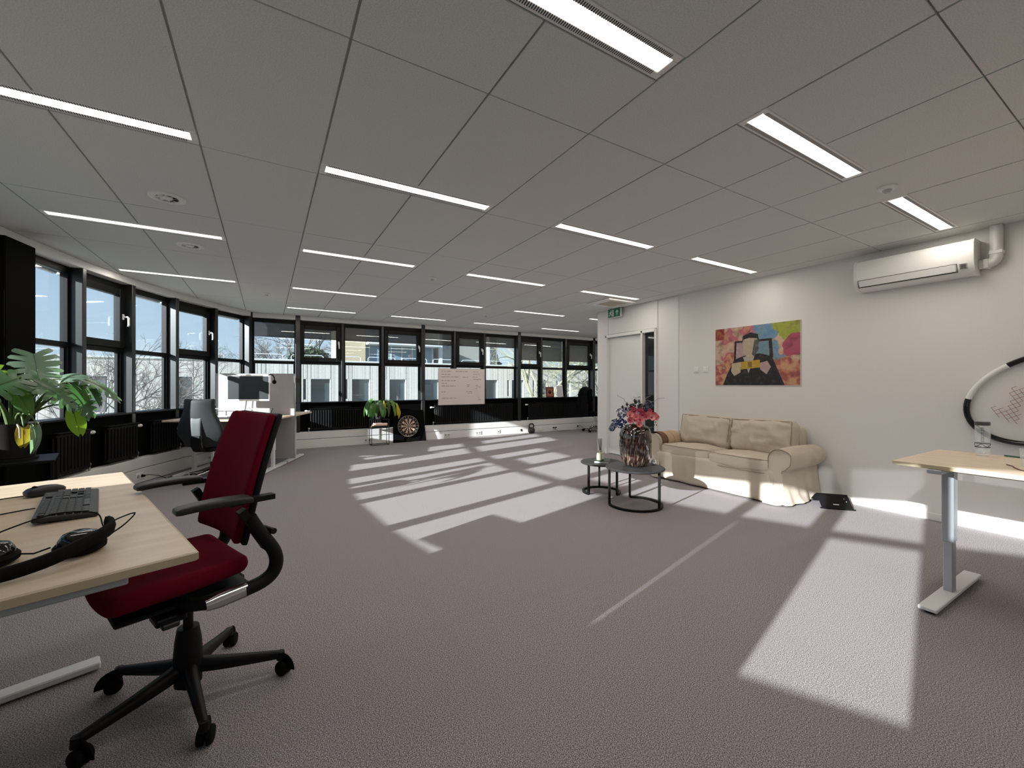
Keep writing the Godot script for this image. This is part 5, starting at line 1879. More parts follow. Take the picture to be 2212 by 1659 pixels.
func build_right_desk() -> void:
	var t := thing("desk", "pale maple sit-stand desk with grey leg at the right edge", "desk", P(3.65, 0, 0.99))
	# local z grows towards the camera side
	var H := 0.805
	var b := MB.new()
	b.bx(Vector3(0, H - 0.0125, 0.80), Vector3(0.81, 0.025, 1.60), 0.003)
	var tp := part(t, "tabletop", b, mats["maple"])
	b = MB.new()
	b.bx(Vector3(-0.4055, H - 0.0125, 0.80), Vector3(0.003, 0.020, 1.594))
	b.bx(Vector3(0, H - 0.0125, -0.0005), Vector3(0.804, 0.020, 0.003))
	part(tp, "edge_band", b, mats["maple_edge"])
	for z in [0.185, 1.40]:
		b = MB.new()
		b.bx(Vector3(-0.15, 0.555, z), Vector3(0.078, 0.45, 0.052), 0.004)
		b.bx(Vector3(-0.15, 0.21, z), Vector3(0.064, 0.37, 0.042), 0.004)
		part(t, "leg", b, mats["grey_metal"])
		b = MB.new()
		b.bx(Vector3(-0.11, 0.027, z), Vector3(0.84, 0.022, 0.078), 0.004)
		var ft := part(t, "foot", b, mats["white_metal"])
		b = MB.new()
		for x in [-0.48, 0.26]:
			b.cyl(Vector3(x, 0, z), Vector3(x, 0.018, z), 0.026, 0.022, 14)
		part(ft, "glide", b, mats["rubber"])
		b = MB.new()
		b.bx(Vector3(-0.11, H - 0.037, z), Vector3(0.62, 0.024, 0.06), 0.003)
		part(t, "bracket", b, mats["grey_metal"])
	b = MB.new()
	b.bx(Vector3(-0.15, H - 0.045, 0.79), Vector3(0.06, 0.035, 1.2), 0.003)
	part(t, "crossbar", b, mats["grey_metal"])
	# cable and drinking glass at the picture edge
	b = MB.new()
	b.tube([P(3.60, H + 0.003, 0.60), P(3.55, H + 0.004, 0.57), P(3.50, H + 0.003, 0.555), P(3.44, H + 0.003, 0.53), P(3.40, H + 0.002, 0.49)], 0.003, 6)
	single("desk_cable", "thin dark cable on the right desk edge", "cable", b, mat("brown_cable", 0.12, 0.05, 0.04, 0.5))
	b = MB.new()
	b.lathe([Vector2(0, 0.002), Vector2(0.026, 0.002), Vector2(0.033, 0.10), Vector2(0.0315, 0.10), Vector2(0.025, 0.008), Vector2(0, 0.008)], 24)
	var gm := mat("tumbler", 1, 1, 1, 0.0)
	gm.albedo_color = Color(0.9, 0.95, 0.95, 0.12)
	gm.transparency = BaseMaterial3D.TRANSPARENCY_ALPHA
	single("drinking_glass", "clear drinking glass at the right picture edge on the desk", "glass", b, gm, P(3.62, H, 0.525))
	b = MB.new()
	b.cyl(Vector3(-0.06, 0.006, 0), Vector3(0.06, 0.006, 0), 0.005, 0.005, 8)
	single("marker_pen", "dark green marker pen lying on right desk near the racket", "pen", b, mat("green_pen", 0.02, 0.10, 0.07, 0.4), P(4.0, H, 0.62), 1.3)
	# water bottle
	var bt := thing("water_bottle", "clear glass water bottle with dark bands and lettering on right desk", "bottle", P(3.93, H, 0.755))
	bt.scale = Vector3(1, 1.18, 1)
	b = MB.new()
	b.lathe([Vector2(0, 0.002), Vector2(0.028, 0.002), Vector2(0.033, 0.010), Vector2(0.034, 0.02), Vector2(0.034, 0.185), Vector2(0.033, 0.188)], 32)
	b.lathe([Vector2(0.031, 0.186), Vector2(0.031, 0.02), Vector2(0.02, 0.012), Vector2(0, 0.012)], 32)
	part(bt, "body", b, gm)
	b = MB.new()
	b.lathe([Vector2(0.0345, 0.165), Vector2(0.0345, 0.184)], 32)
	part(bt, "upper_band", b, mat("band_grey", 0.10, 0.095, 0.09, 0.3, 0.4))
	b = MB.new()
	b.lathe([Vector2(0.0345, 0.067), Vector2(0.0345, 0.071)], 32)
	b.lathe([Vector2(0.0345, 0.046), Vector2(0.0345, 0.050)], 32)
	var zig := []
	for k in 33:
		zig.append(Vector3(cos(TAU * k / 32.0) * 0.0345, 0.050 + 0.017 * absf(fposmod(k / 4.0, 2.0) - 1.0), sin(TAU * k / 32.0) * 0.0345))
	b.tube(zig, 0.0013, 4)
	part(bt, "lower_band", b, mat("band_dark", 0.03, 0.03, 0.032, 0.3))
	var tm := TextMesh.new()
	var sf := SystemFont.new()
	sf.font_names = PackedStringArray(["Droid Sans"])
	tm.font = sf
	tm.text = "COOTEIER"
	tm.font_size = 16
	tm.pixel_size = 0.00105
	tm.depth = 0.0006
	# faces the camera: the outward direction is about (-0.98, 0, 0.19)
	var out := Vector3(-0.98, 0, 0.19).normalized()
	var up := Vector3.UP
	mpart(bt, "lettering", tm, mats["band_dark"], Transform3D(Basis(up, -up.cross(out), out), out * 0.0345 + Vector3(0, 0.118, 0)))

func build_back_desk() -> void:
	# x runs to the right, from 0 at the right end: places on the desk have negative x; z points to the sitter
	var ux := Vector3(0.925, 0, 0.38).normalized()
	var uz := ux.cross(Vector3.UP)
	var fr := Transform3D(Basis(ux, Vector3.UP, uz), P(0.36, 0, 7.40))
	var H := 0.775
	var t := thing("desk", "pale maple desk with white T-legs behind the grey chair", "desk")
	t.transform = fr
	var b := MB.new()
	b.bx(Vector3(-0.68, H - 0.0125, 0.41), Vector3(1.36, 0.025, 0.80), 0.003)
	part(t, "tabletop", b, mats["maple"])
	for x in [-0.14, -1.20]:
		b = MB.new()
		b.bx(Vector3(x, 0.52, 0.38), Vector3(0.05, 0.48, 0.07), 0.004)
		b.bx(Vector3(x, 0.20, 0.38), Vector3(0.042, 0.36, 0.058), 0.004)
		part(t, "leg", b, mats["white_metal"])
		b = MB.new()
		b.bx(Vector3(x, 0.022, 0.38), Vector3(0.075, 0.030, 0.84), 0.004)
		part(t, "foot", b, mats["white_metal"])
	b = MB.new()
	b.bx(Vector3(-0.67, H - 0.04, 0.38), Vector3(1.06, 0.03, 0.06), 0.003)
	part(t, "crossbar", b, mats["white_metal"])
	var ps := thing("desk_partition", "light grey felt partition screen rising behind the back desk", "partition")
	ps.transform = fr
	b = MB.new()
	b.bx(Vector3(-0.55, 0.755, -0.025), Vector3(1.14, 1.33, 0.032), 0.006)
	part(ps, "panel", b, mats["felt"])
	b = MB.new()
	b.bx(Vector3(0.022, 0.755, -0.025), Vector3(0.010, 1.34, 0.036), 0.002)
	b.bx(Vector3(-0.55, 1.423, -0.025), Vector3(1.15, 0.008, 0.034), 0.002)
	part(ps, "trim", b, mats["alu"])
	# facing desk behind the screen
	var t2 := thing("facing_desk", "maple desk end sticking out behind the grey partition", "desk")
	t2.transform = fr
	b = MB.new()
	b.bx(Vector3(-0.58, H - 0.0125, -0.45), Vector3(1.2, 0.025, 0.78), 0.003)
	part(t2, "tabletop", b, mats["maple"])
	b = MB.new()
	b.bx(Vector3(-0.14, 0.40, -0.45), Vector3(0.05, 0.74, 0.07), 0.004)
	part(t2, "leg", b, mats["white_metal"])
	b = MB.new()
	b.bx(Vector3(-0.14, 0.022, -0.45), Vector3(0.075, 0.030, 0.72), 0.004)
	part(t2, "foot", b, mats["white_metal"])
	# monitor
	var mo := thing("monitor", "white framed computer monitor with dark screen on the back desk", "monitor")
	mo.transform = fr * Transform3D(Basis(Vector3.UP, -0.04), Vector3(-0.54, H + 0.0, 0.23))
	b = MB.new()
	b.bx(Vector3(0, 0.425, 0), Vector3(0.60, 0.385, 0.022), 0.006)
	part(mo, "frame", b, mats["white_gloss"])
	b = MB.new()
	b.bx(Vector3(0, 0.432, 0.0105), Vector3(0.578, 0.345, 0.004))
	part(mo, "screen", b, mat("screen_off", 0.022, 0.026, 0.027, 0.35))
	b = MB.new()
	b.tube([Vector3(-0.06, 0.012, 0.05), Vector3(-0.05, 0.10, 0.0), Vector3(-0.045, 0.25, -0.03)], 0.009, 8)
	b.tube([Vector3(0.06, 0.012, 0.05), Vector3(0.05, 0.10, 0.0), Vector3(0.045, 0.25, -0.03)], 0.009, 8)
	b.bx(Vector3(0, 0.006, 0.02), Vector3(0.26, 0.012, 0.18), 0.004)
	part(mo, "stand", b, mats["white_metal"])
	b = MB.new()
	b.pillow(XF(Vector3(0.0, 0.623, 0.01)), Vector3(0.07, 0.018, 0.02), 0.008, 5, func(p: Vector3, _u: Vector3) -> Vector3: return p)
	part(mo, "webcam", b, mats["white_gloss"])
	# black headset hung over the monitor corner
	b = MB.new()
	var pth := []
	for k in 19:
		var a := lerpf(-0.3, PI + 0.3, k / 18.0)
		pth.append(Vector3(cos(a) * 0.075, 0.10 + sin(a) * 0.085, 0))
	b.tube(pth, 0.008, 6)
	var hh := thing("hanging_headset", "black headset hung over the monitor's upper corner", "headset")
	hh.transform = fr * Transform3D(Basis(Vector3.UP, 1.2), Vector3(-0.26, H + 0.45, 0.16))
	part(hh, "headband", b, mats["rubber"])
	for s in [-1.0, 1.0]:
		b = MB.new()
		b.lathe([Vector2(0, -0.014), Vector2(0.028, -0.012), Vector2(0.034, 0.0), Vector2(0.028, 0.012), Vector2(0, 0.014)], 16, Transform3D(Basis(Vector3(0, 0, 1), PI / 2), Vector3(s * 0.07, 0.07, 0)))
		part(hh, "ear_cup", b, mats["rubber"])
	# desk lamp, tray, boxes and keyboard
	var dl := thing("desk_lamp", "white jointed desk lamp with a dark round base on the back desk", "lamp")
	dl.transform = fr * Transform3D(Basis(), Vector3(-0.20, H, 0.33))
	b = MB.new()
	b.lathe([Vector2(0, 0.03), Vector2(0.03, 0.028), Vector2(0.055, 0.012), Vector2(0.06, 0), Vector2(0, 0)], 20)
	part(dl, "base", b, mats["black_gloss"])
	b = MB.new()
	b.tube([Vector3(0, 0.02, 0), Vector3(-0.06, 0.09, 0.0), Vector3(-0.16, 0.085, 0.0), Vector3(-0.30, 0.135, -0.02)], 0.006, 8)
	part(dl, "arm", b, mats["white_gloss"])
	b = MB.new()
	b.cyl(Vector3(0.0, 0.03, 0), Vector3(0.045, 0.13, 0.02), 0.005, 0.005, 8)
	part(dl, "switch_rod", b, mats["black_plastic"])
	b = MB.new()
	b.bx(Vector3(0, 0.004, 0), Vector3(0.44, 0.008, 0.26), 0.003)
	for s in [-1.0, 1.0]:
		b.bx(Vector3(s * 0.21, 0.06, -0.1), Vector3(0.006, 0.11, 0.006))
		b.bx(Vector3(s * 0.07, 0.06, -0.1), Vector3(0.006, 0.11, 0.006))
	b.bx(Vector3(0, 0.115, -0.1), Vector3(0.43, 0.008, 0.008), 0.002)
	var tr := single("letter_tray", "white wire document tray on the left of the back desk", "tray", b, mats["white_metal"])
	tr.transform = fr * Transform3D(Basis(), Vector3(-1.02, H, 0.18))
	b = MB.new()
	b.bx(Vector3(0, 0.035, 0), Vector3(0.10, 0.07, 0.08), 0.004)
	var bx1 := single("small_box", "small pale blue and white carton on the back desk", "box", b, mat("pale_blue", 0.45, 0.60, 0.62, 0.6))
	bx1.transform = fr * Transform3D(Basis(Vector3.UP, 0.3), Vector3(-0.31, H, 0.42))
	b = MB.new()
	b.bx(Vector3(0, 0.010, 0), Vector3(0.42, 0.02, 0.14), 0.005)
	var k2 := single("back_keyboard", "black keyboard on the front edge of the back desk", "keyboard", b, mats["dark_plastic"])
	k2.transform = fr * Transform3D(Basis(), Vector3(-0.66, H, 0.62))
	b = MB.new()
	b.bx(Vector3(0, 0.010, 0), Vector3(0.26, 0.02, 0.18), 0.006)
	var fo := single("laptop", "closed dark laptop on the right end of the back desk", "laptop", b, mats["black_plastic"])
	fo.transform = fr * Transform3D(Basis(Vector3.UP, 0.2), Vector3(-0.17, H, 0.62))

func build_grey_chair() -> void:
	var th := yaw(0.42, 0.90)
	var t := thing("office_chair", "dark grey office chair seen from behind at the back desk", "chair", P(-0.61, 0, 6.74), th)
	star_base(t, 0.5, 0.31, mats["chrome"], 0.13, mats["rubber"])
	var b := MB.new()
	b.cyl(Vector3(0, 0.09, 0), Vector3(0, 0.24, 0), 0.03, 0.026, 14)
	part(t, "hub", b, mats["black_plastic"])
	b = MB.new()
	b.cyl(Vector3(0, 0.20, 0), Vector3(0, 0.42, 0), 0.017, 0.017, 14)
	part(t, "gas_lift", b, mats["chrome"])
	b = MB.new()
	b.bx(Vector3(0, 0.43, 0.03), Vector3(0.24, 0.07, 0.36), 0.02)
	part(t, "mechanism", b, mats["black_plastic"])
	b = MB.new()
	b.pillow(XF(Vector3(0, 0.50, -0.03)), Vector3(0.50, 0.09, 0.48), 0.04, 10, func(p: Vector3, u: Vector3) -> Vector3: return p + Vector3(0, 0.012 * u.x * u.x, 0))
	part(t, "seat", b, mat("navy_cloth", 0.012, 0.015, 0.045, 0.9))
	var gm := mat("grey_shell", 0.028, 0.031, 0.032, 0.6, 0.0, 0.35)
	var bx := XF(Vector3(0, 0.765, 0.27), 0, 0.14)
	b = MB.new()
	b.pillow(bx, Vector3(0.53, 0.62, 0.05), 0.024, 16, func(p: Vector3, u: Vector3) -> Vector3:
		var v := p.y / 0.62 + 0.5
		var w := 0.64 if v > 0.85 else lerpf(1.0, 0.64, smoothstep(0.30, 0.85, v))
		if v < 0.30:
			w = lerpf(0.72, 1.0, smoothstep(0.0, 0.30, v))
		return Vector3(p.x * w * 1.05, p.y, p.z - 0.05 * u.x * u.x + 0.04 * sin(v * PI)))
	var bk := part(t, "backrest", b, gm)
	b = MB.new()
	b.pillow(bx * XF(Vector3(0, -0.12, 0.062)), Vector3(0.11, 0.44, 0.03), 0.013, 8, func(p: Vector3, u: Vector3) -> Vector3: return Vector3(p.x * (1.0 + 0.2 * u.y), p.y, p.z + 0.03 * (1.0 - u.y * u.y) - 0.02))
	part(bk, "spine", b, mat("grey_spine", 0.075, 0.08, 0.08, 0.55))
	b = MB.new()
	b.sweep([Vector3(0, 0.44, 0.12), Vector3(0, 0.44, 0.30), Vector3(0, 0.50, 0.34), Vector3(0, 0.62, 0.33)], [Vector2(-0.05, -0.02), Vector2(0.05, -0.02), Vector2(0.05, 0.02), Vector2(-0.05, 0.02)], Vector3.RIGHT.cross(Vector3.FORWARD))
	part(t, "back_bracket", b, mats["black_plastic"])
	for s in [-1.0, 1.0]:
		b = MB.new()
		b.tube([Vector3(s * 0.16, 0.45, 0.05), Vector3(s * 0.28, 0.47, 0.05), Vector3(s * 0.295, 0.60, 0.04), Vector3(s * 0.29, 0.69, 0.02)], 0.017, 8)
		var a := part(t, "armrest", b, mats["black_plastic"])
		b = MB.new()
		b.pillow(XF(Vector3(s * 0.285, 0.705, -0.01)), Vector3(0.085, 0.03, 0.25), 0.014, 6, func(p: Vector3, _u: Vector3) -> Vector3: return p)
		part(a, "pad", b, mats["rubber"])

# leaf from the origin along -z, upper side +y; lobes are cut apart towards the margin when split > 0
func big_leaf(len_: float, w: float, split: float, droop: float, fold: float, nl := 7) -> ArrayMesh:
	var b := MB.new()
	var bend := func(x: float, z: float) -> Vector3:
		var t := clampf(z / len_, -0.4, 1.3)
		return Vector3(x * cos(fold * absf(x) / w), fold * absf(x) * 0.5 - droop * t * t * len_ * 0.5 - absf(x) * absf(x) / w * 0.5, -z)
	for s in [-1.0, 1.0]:
		for k in nl:
			var t0 := k / float(nl)
			var t1 := (k + 1) / float(nl)
			var rows := []
			for i in 7:
				var r := i / 6.0
				var row := []
				for j in 4:
					var u := j / 3.0
					var gap := split * clampf((r - 0.35) / 0.65, 0, 1)
					var tt := lerpf(t0, t1, 0.5 + (u - 0.5) * (1.0 - gap))
					var half := w * 0.5 * pow(sin(PI * clampf(tt * 0.80 + 0.17, 0, 1)), 0.75)
					var tip := 1.0 - (0.10 * pow(absf(u - 0.5) * 2.0, 2.0) if split > 0 else 0.0)
					var z := tt * len_ + r * r * len_ * 0.16 * (tt - 0.15) - (0.22 * len_ * r * (1.0 - tt) * (1.0 if tt < 0.4 else 0.5))
					row.append(bend.call(s * half * r * tip, z))
				rows.append(row)
			b.grid(rows)
	b.sweep([bend.call(0, 0.0) + Vector3(0, 0.003, 0), bend.call(0, len_ * 0.5) + Vector3(0, 0.003, 0), bend.call(0, len_) + Vector3(0, 0.002, 0)], [Vector2(-0.003, 0), Vector2(0.003, 0), Vector2(0, 0.003)], Vector3.UP, false, false, [1.2, 0.8, 0.3])
	return b.mesh()

func leaf_material(key: String, r: float, g: float, bl: float, rough := 0.35) -> StandardMaterial3D:
	var m := mat(key, r, g, bl, rough)
	m.backlight_enabled = true
	m.backlight = Color(r * 1.6, g * 1.8, bl * 1.2).linear_to_srgb()
	return m

func build_monstera() -> void:
	var c := Vector3(-1.62, 0.70, -4.55)
	var st := thing("side_table", "small black metal side table under the monstera", "table", Vector3(-1.62, 0, -4.55), 0.25)
	var b := MB.new()
	b.bx(Vector3(0, 0.69, 0), Vector3(0.44, 0.02, 0.44), 0.004)
	part(st, "top", b, mats["black_metal"])
	for q in [[-1, -1], [-1, 1], [1, -1], [1, 1]]:
		b = MB.new()
		b.bx(Vector3(q[0] * 0.205, 0.34, q[1] * 0.205), Vector3(0.02, 0.68, 0.02), 0.002)
		part(st, "leg", b, mats["black_metal"])
	b = MB.new()
	for s in [-1.0, 1.0]:
		b.bx(Vector3(0, 0.03, s * 0.205), Vector3(0.40, 0.018, 0.018), 0.002)
		b.bx(Vector3(s * 0.205, 0.03, 0), Vector3(0.018, 0.018, 0.40), 0.002)
	part(st, "stretcher", b, mats["black_metal"])
	var t := thing("monstera", "large monstera with split leaves in a dark pot at the left edge", "plant", c)
	b = MB.new()
	b.lathe([Vector2(0, 0.0), Vector2(0.125, 0.0), Vector2(0.128, 0.014), Vector2(0.105, 0.016), Vector2(0.112, 0.02), Vector2(0.142, 0.255), Vector2(0.146, 0.272), Vector2(0.136, 0.272), Vector2(0.132, 0.24), Vector2(0, 0.24)], 36)
	part(t, "pot", b, mat("brown_pot", 0.022, 0.019, 0.017, 0.7, 0.0, 0.2))
	b = MB.new()
	b.lathe([Vector2(0, 0.252), Vector2(0.07, 0.25), Vector2(0.131, 0.244)], 20)
	part(t, "soil", b, mat("soil", 0.03, 0.022, 0.015, 0.95))
	# view axes at the plant: right in the picture, towards the camera
	var R := Vector3(0.947, 0, -0.32)
	var T := Vector3(0.32, 0, 0.947)
	var U := Vector3.UP
	var dark := leaf_material("leaf_deep", 0.035, 0.085, 0.030)
	var mid := leaf_material("leaf_mid", 0.070, 0.150, 0.030)
	var pale := leaf_material("leaf_silver", 0.13, 0.20, 0.14, 0.28)
	var lime := leaf_material("leaf_lime", 0.17, 0.29, 0.025)
	var gold := leaf_material("leaf_gold", 0.42, 0.30, 0.04, 0.5)
	var split := big_leaf(0.28, 0.29, 0.42, 0.35, 0.25)
	var split2 := big_leaf(0.26, 0.24, 0.5, 0.7, 0.3)
	var whole := big_leaf(0.17, 0.115, 0.0, 0.6, 0.35)
	var small := big_leaf(0.13, 0.085, 0.0, 0.8, 0.3)
	# [offset right, up, toward] of the leaf base, direction of the tip, facing, mesh, material
	var leaves := [
		[[0.10, 0.79, 0.02], [0.12, -0.80, 0.45], [0.1, 0.35, 1.0], split, pale],
		[[-0.06, 0.66, 0.12], [-0.9, -0.25, 0.3], [0.0, 0.9, 0.5], split2, lime],
		[[0.02, 0.60, 0.22], [-0.75, -0.35, 0.5], [0.2, 0.8, 0.6], split, dark],
		[[0.10, 0.58, 0.20], [0.75, -0.45, 0.25], [0.2, 0.8, 0.5], split2, dark],
		[[0.30, 0.55, 0.05], [0.55, -0.75, 0.15], [0.6, 0.4, 0.7], split2, dark],
		[[0.36, 0.60, 0.02], [0.9, -0.35, 0.1], [0.1, 0.9, 0.3], split2, dark],
		[[0.24, 0.60, 0.0], [0.5, 0.2, 0.4], [-0.3, 0.5, 0.8], small, pale],
		[[0.31, 0.33, 0.02], [0.18, -0.95, 0.1], [-0.1, 0.1, 1.0], whole, lime],
		[[0.05, 0.24, 0.16], [0.02, -1.0, 0.10], [0.1, 0.1, 1.0], small, gold],
		[[0.11, 0.24, 0.13], [0.16, -1.0, 0.1], [0.8, 0.1, 0.5], whole, pale],
		[[0.02, 0.52, 0.16], [0.25, -0.8, 0.5], [-0.2, 0.3, 0.9], whole, mid],
		[[-0.14, 0.46, 0.16], [-0.4, -0.75, 0.4], [-0.2, 0.4, 0.8], whole, mid],
		[[-0.18, 0.58, 0.0], [-0.9, 0.1, 0.1], [0.0, 0.8, 0.6], split2, mid],
		[[-0.10, 0.40, 0.10], [0.1, -0.9, 0.3], [0.3, 0.2, 0.9], small, lime],
		[[0.42, 0.52, 0.03], [0.55, -0.80, 0.1], [0.7, 0.3, 0.6], small, dark],
		[[0.34, 0.50, 0.05], [0.1, -0.95, 0.1], [-0.3, 0.2, 0.9], small, mid],
	]
	var stem := mat("stem_green", 0.10, 0.15, 0.045, 0.5)
	for l in leaves:
		var p: Vector3 = R * l[0][0] + U * l[0][1] + T * l[0][2]
		var d: Vector3 = (R * l[1][0] + U * l[1][1] + T * l[1][2]).normalized()
		var n: Vector3 = R * l[2][0] + U * l[2][1] + T * l[2][2]
		var x := -d.cross(n).normalized()
		var y := x.cross(d).normalized()
		if y.dot(n) < 0:
			x = -x
			y = -y
		mpart(t, "leaf", l[3], l[4], Transform3D(Basis(x, y, -d), p))
		b = MB.new()
		var root_ := Vector3(0, 0.25, 0) + R * clampf(p.dot(R) * 0.15, -0.05, 0.05)
		var cv := fine_curve()
		cv.add_point(root_, Vector3.ZERO, Vector3(0, 0.16, 0) + (p - root_) * 0.25)
		cv.add_point(p, -d * 0.05 + Vector3(0, 0.06, 0))
		var pth := []
		for k in 11:
			pth.append(cv.sample_baked(cv.get_baked_length() * k / 10.0))
		b.tube(pth, 0.0065, 6, false, [1.5, 1.4, 1.3, 1.2, 1.1, 1.0, 1.0, 0.9, 0.9, 0.8, 0.7])
		part(t, "stalk", b, stem)
	b = MB.new()
	b.tube([Vector3(0.05, 0.25, 0.08), Vector3(0.07, 0.268, 0.14), Vector3(0.085, 0.24, 0.152), Vector3(0.085, 0.17, 0.145)], 0.006, 6)
	part(t, "air_root", b, mat("air_root", 0.40, 0.36, 0.28, 0.6))

func build_back_wall_things() -> void:
	# wire plant stand with books and a drooping plant
	var st := thing("plant_stand", "slim black wire plant stand before the back wall", "stand", P(2.03, 0, 8.88))
	var b := MB.new()
	var w := 0.175
	var d := 0.105
	for q in [[-1, -1], [-1, 1], [1, -1], [1, 1]]:
		b = MB.new()
		b.bx(Vector3(q[0] * w, 0.27, q[1] * d), Vector3(0.011, 0.54, 0.011), 0.001)
		part(st, "leg", b, mats["black_metal"])
	b = MB.new()
	for y in [0.006, 0.535]:
		for s in [-1.0, 1.0]:
			b.bx(Vector3(0, y, s * d), Vector3(w * 2, 0.011, 0.011))
			b.bx(Vector3(s * w, y, 0), Vector3(0.011, 0.011, d * 2))
	part(st, "rails", b, mats["black_metal"])
	for y in [0.36, 0.527]:
		b = MB.new()
		b.bx(Vector3(0, y, 0), Vector3(w * 2 + 0.01, 0.008, d * 2 + 0.01), 0.001)
		if y < 0.5:
			b.bx(Vector3(0, y + 0.02, d), Vector3(w * 2, 0.045, 0.006))
		part(st, "shelf", b, mats["black_metal"])
	var cols := [mat("page_cream", 0.62, 0.57, 0.50, 0.7), mat("book_brown", 0.30, 0.17, 0.12, 0.6), mat("book_rose", 0.50, 0.33, 0.27, 0.6)]
	var bl := ["cream magazine at the bottom of the stand's book pile", "brown book in the middle of the stand's book pile", "reddish book on top of the stand's book pile"]
	for k in 3:
		b = MB.new()
		b.bx(Vector3(0, 0.014, 0), Vector3(0.29 - 0.02 * k, 0.028, 0.18), 0.003)
		single("shelf_book", bl[k], "book", b, cols[k], P(2.03 + 0.01 * k, 0.364 + 0.0283 * k, 8.88), 0.04 * k, "books on the plant stand")
	var t := thing("drooping_plant", "potted plant with drooping green and yellow leaves on the wire stand", "plant", P(2.03, 0.541, 8.88))
	b = MB.new()
	b.lathe([Vector2(0, 0), Vector2(0.075, 0), Vector2(0.095, 0.14), Vector2(0.098, 0.15), Vector2(0.088, 0.15), Vector2(0.085, 0.12), Vector2(0, 0.12)], 28)
	part(t, "pot", b, mats["dark_plastic"])
	var r := RandomNumberGenerator.new()
	r.seed = 8
	var ms := [leaf_material("leaf_a", 0.05, 0.12, 0.03), leaf_material("leaf_b", 0.085, 0.20, 0.04), leaf_material("leaf_y", 0.62, 0.46, 0.05, 0.5), leaf_material("leaf_c", 0.045, 0.085, 0.035)]
	for k in 30:
		var a := TAU * k / 30.0 * 3.0 + r.randf() * 0.4
		var out := Vector3(cos(a), 0, sin(a))
		var reach := r.randf_range(0.18, 0.40)
		var rise := r.randf_range(0.16, 0.40)
		if out.z < -0.3:
			reach = minf(reach, 0.13)
		var cv := fine_curve()
		cv.add_point(Vector3(0, 0.12, 0) + out * 0.03, Vector3.ZERO, Vector3(0, rise, 0) + out * reach * 0.3)
		cv.add_point(out * reach * 0.8 + Vector3(0, 0.12 + rise * 0.75, 0), -out * 0.05 + Vector3(0, 0.03, 0), out * 0.06 + Vector3(0, -0.05, 0))
		cv.add_point(out * reach * 1.05 + Vector3(0, 0.03 - r.randf() * 0.05 + rise * 0.2, 0), Vector3(0, 0.05, 0))
		var len_ := cv.get_baked_length()
		b = MB.new()
		var rows := []
		var side := out.cross(Vector3.UP)
		for i in 13:
			var u := i / 12.0
			var p := cv.sample_baked(len_ * u)
			var hw := 0.004 if u < 0.42 else 0.046 * pow(sin(PI * clampf((u - 0.42) / 0.58 * 0.93 + 0.05, 0, 1)), 0.8)
			rows.append([p - side * hw + out * hw * 0.25, p + Vector3(0, -0.004, 0), p + side * hw + out * hw * 0.25])
		b.grid(rows)
		var pick := 0 if k % 3 == 0 else (1 if k % 3 == 1 else 3)
		if absf(angle_difference(a, 0.35)) < 0.28 or (k == 17):
			pick = 2
		part(t, "leaf", b, ms[pick])
	for q in [[0.06, 0.10], [0.33, 0.05], [0.36, -0.02]]:
		b = MB.new()
		var rows := []
		for i in 9:
			var u := i / 8.0
			var hw := 0.03 * sin(PI * clampf(u * 0.94 + 0.04, 0, 1))
			var p := Vector3(q[0] + 0.02 * sin(u * 3.0), 0.28 + q[1] - u * 0.27, 0.12 + 0.03 * u)
			rows.append([p - Vector3(hw, 0, 0), p + Vector3(0, 0, 0.01), p + Vector3(hw, 0, 0)])
		b.grid(rows)
		part(t, "leaf", b, ms[2], "yellowed drooping leaf")
	# dartboard on a black backing leaning on the wall
	var db := thing("dartboard", "round dartboard on a square black backing leaning against the wall", "dartboard", P(2.70, 0, 8.97))
	db.rotation.x = -0.10
	b = MB.new()
	b.extrude(PackedVector2Array([Vector2(-0.355, 0), Vector2(0.375, 0), Vector2(0.325, 0.69), Vector2(-0.345, 0.69)]), 0.025, XF(Vector3(0, 0, -0.012)))
	part(db, "backing", b, mat("black_felt", 0.005, 0.005, 0.0055, 0.95, 0.0, 0.12))
	var im := Image.create(256, 256, false, Image.FORMAT_RGB8)
	for y in 256:
		for x in 256:
			var q := Vector2(x - 127.5, y - 127.5) / 127.5
			var rr := q.length()
			var a := fposmod(q.angle() + PI / 20.0 + PI / 2, TAU)
			var odd := int(a / (TAU / 20.0)) % 2 == 0
			var c := Color(0.07, 0.06, 0.055)
			if rr < 0.74:
				c = Color(0.10, 0.08, 0.07) if odd else Color(0.86, 0.73, 0.62)
				if (rr > 0.69) or (rr > 0.42 and rr < 0.465):
					c = Color(0.45, 0.12, 0.10) if odd else Color(0.13, 0.26, 0.17)
				if rr < 0.07:
					c = Color(0.13, 0.26, 0.17) if rr > 0.03 else Color(0.5, 0.1, 0.1)
			elif rr > 0.96:
				c = Color(0.55, 0.50, 0.46)
			im.set_pixel(x, y, c)
	var dm := mat("dart_print", 1, 1, 1, 0.85)
	dm.albedo_texture = ImageTexture.create_from_image(im)
	b = MB.new()
	var dc := Vector3(-0.03, 0.345, 0.015)
	for k in 40:
		var a0 := TAU * k / 40.0
		var a1 := TAU * (k + 1) / 40.0
		var p0 := Vector2(cos(a0), sin(a0))
		var p1 := Vector2(cos(a1), sin(a1))
		b.tri(dc + Vector3(0, 0, 0.034), dc + Vector3(p0.x * 0.228, p0.y * 0.228, 0.034), dc + Vector3(p1.x * 0.228, p1.y * 0.228, 0.034), Vector3.BACK, Vector3.BACK, Vector3.BACK, Vector2(0.5, 0.5), Vector2(0.5 + p0.x * 0.5, 0.5 - p0.y * 0.5), Vector2(0.5 + p1.x * 0.5, 0.5 - p1.y * 0.5))
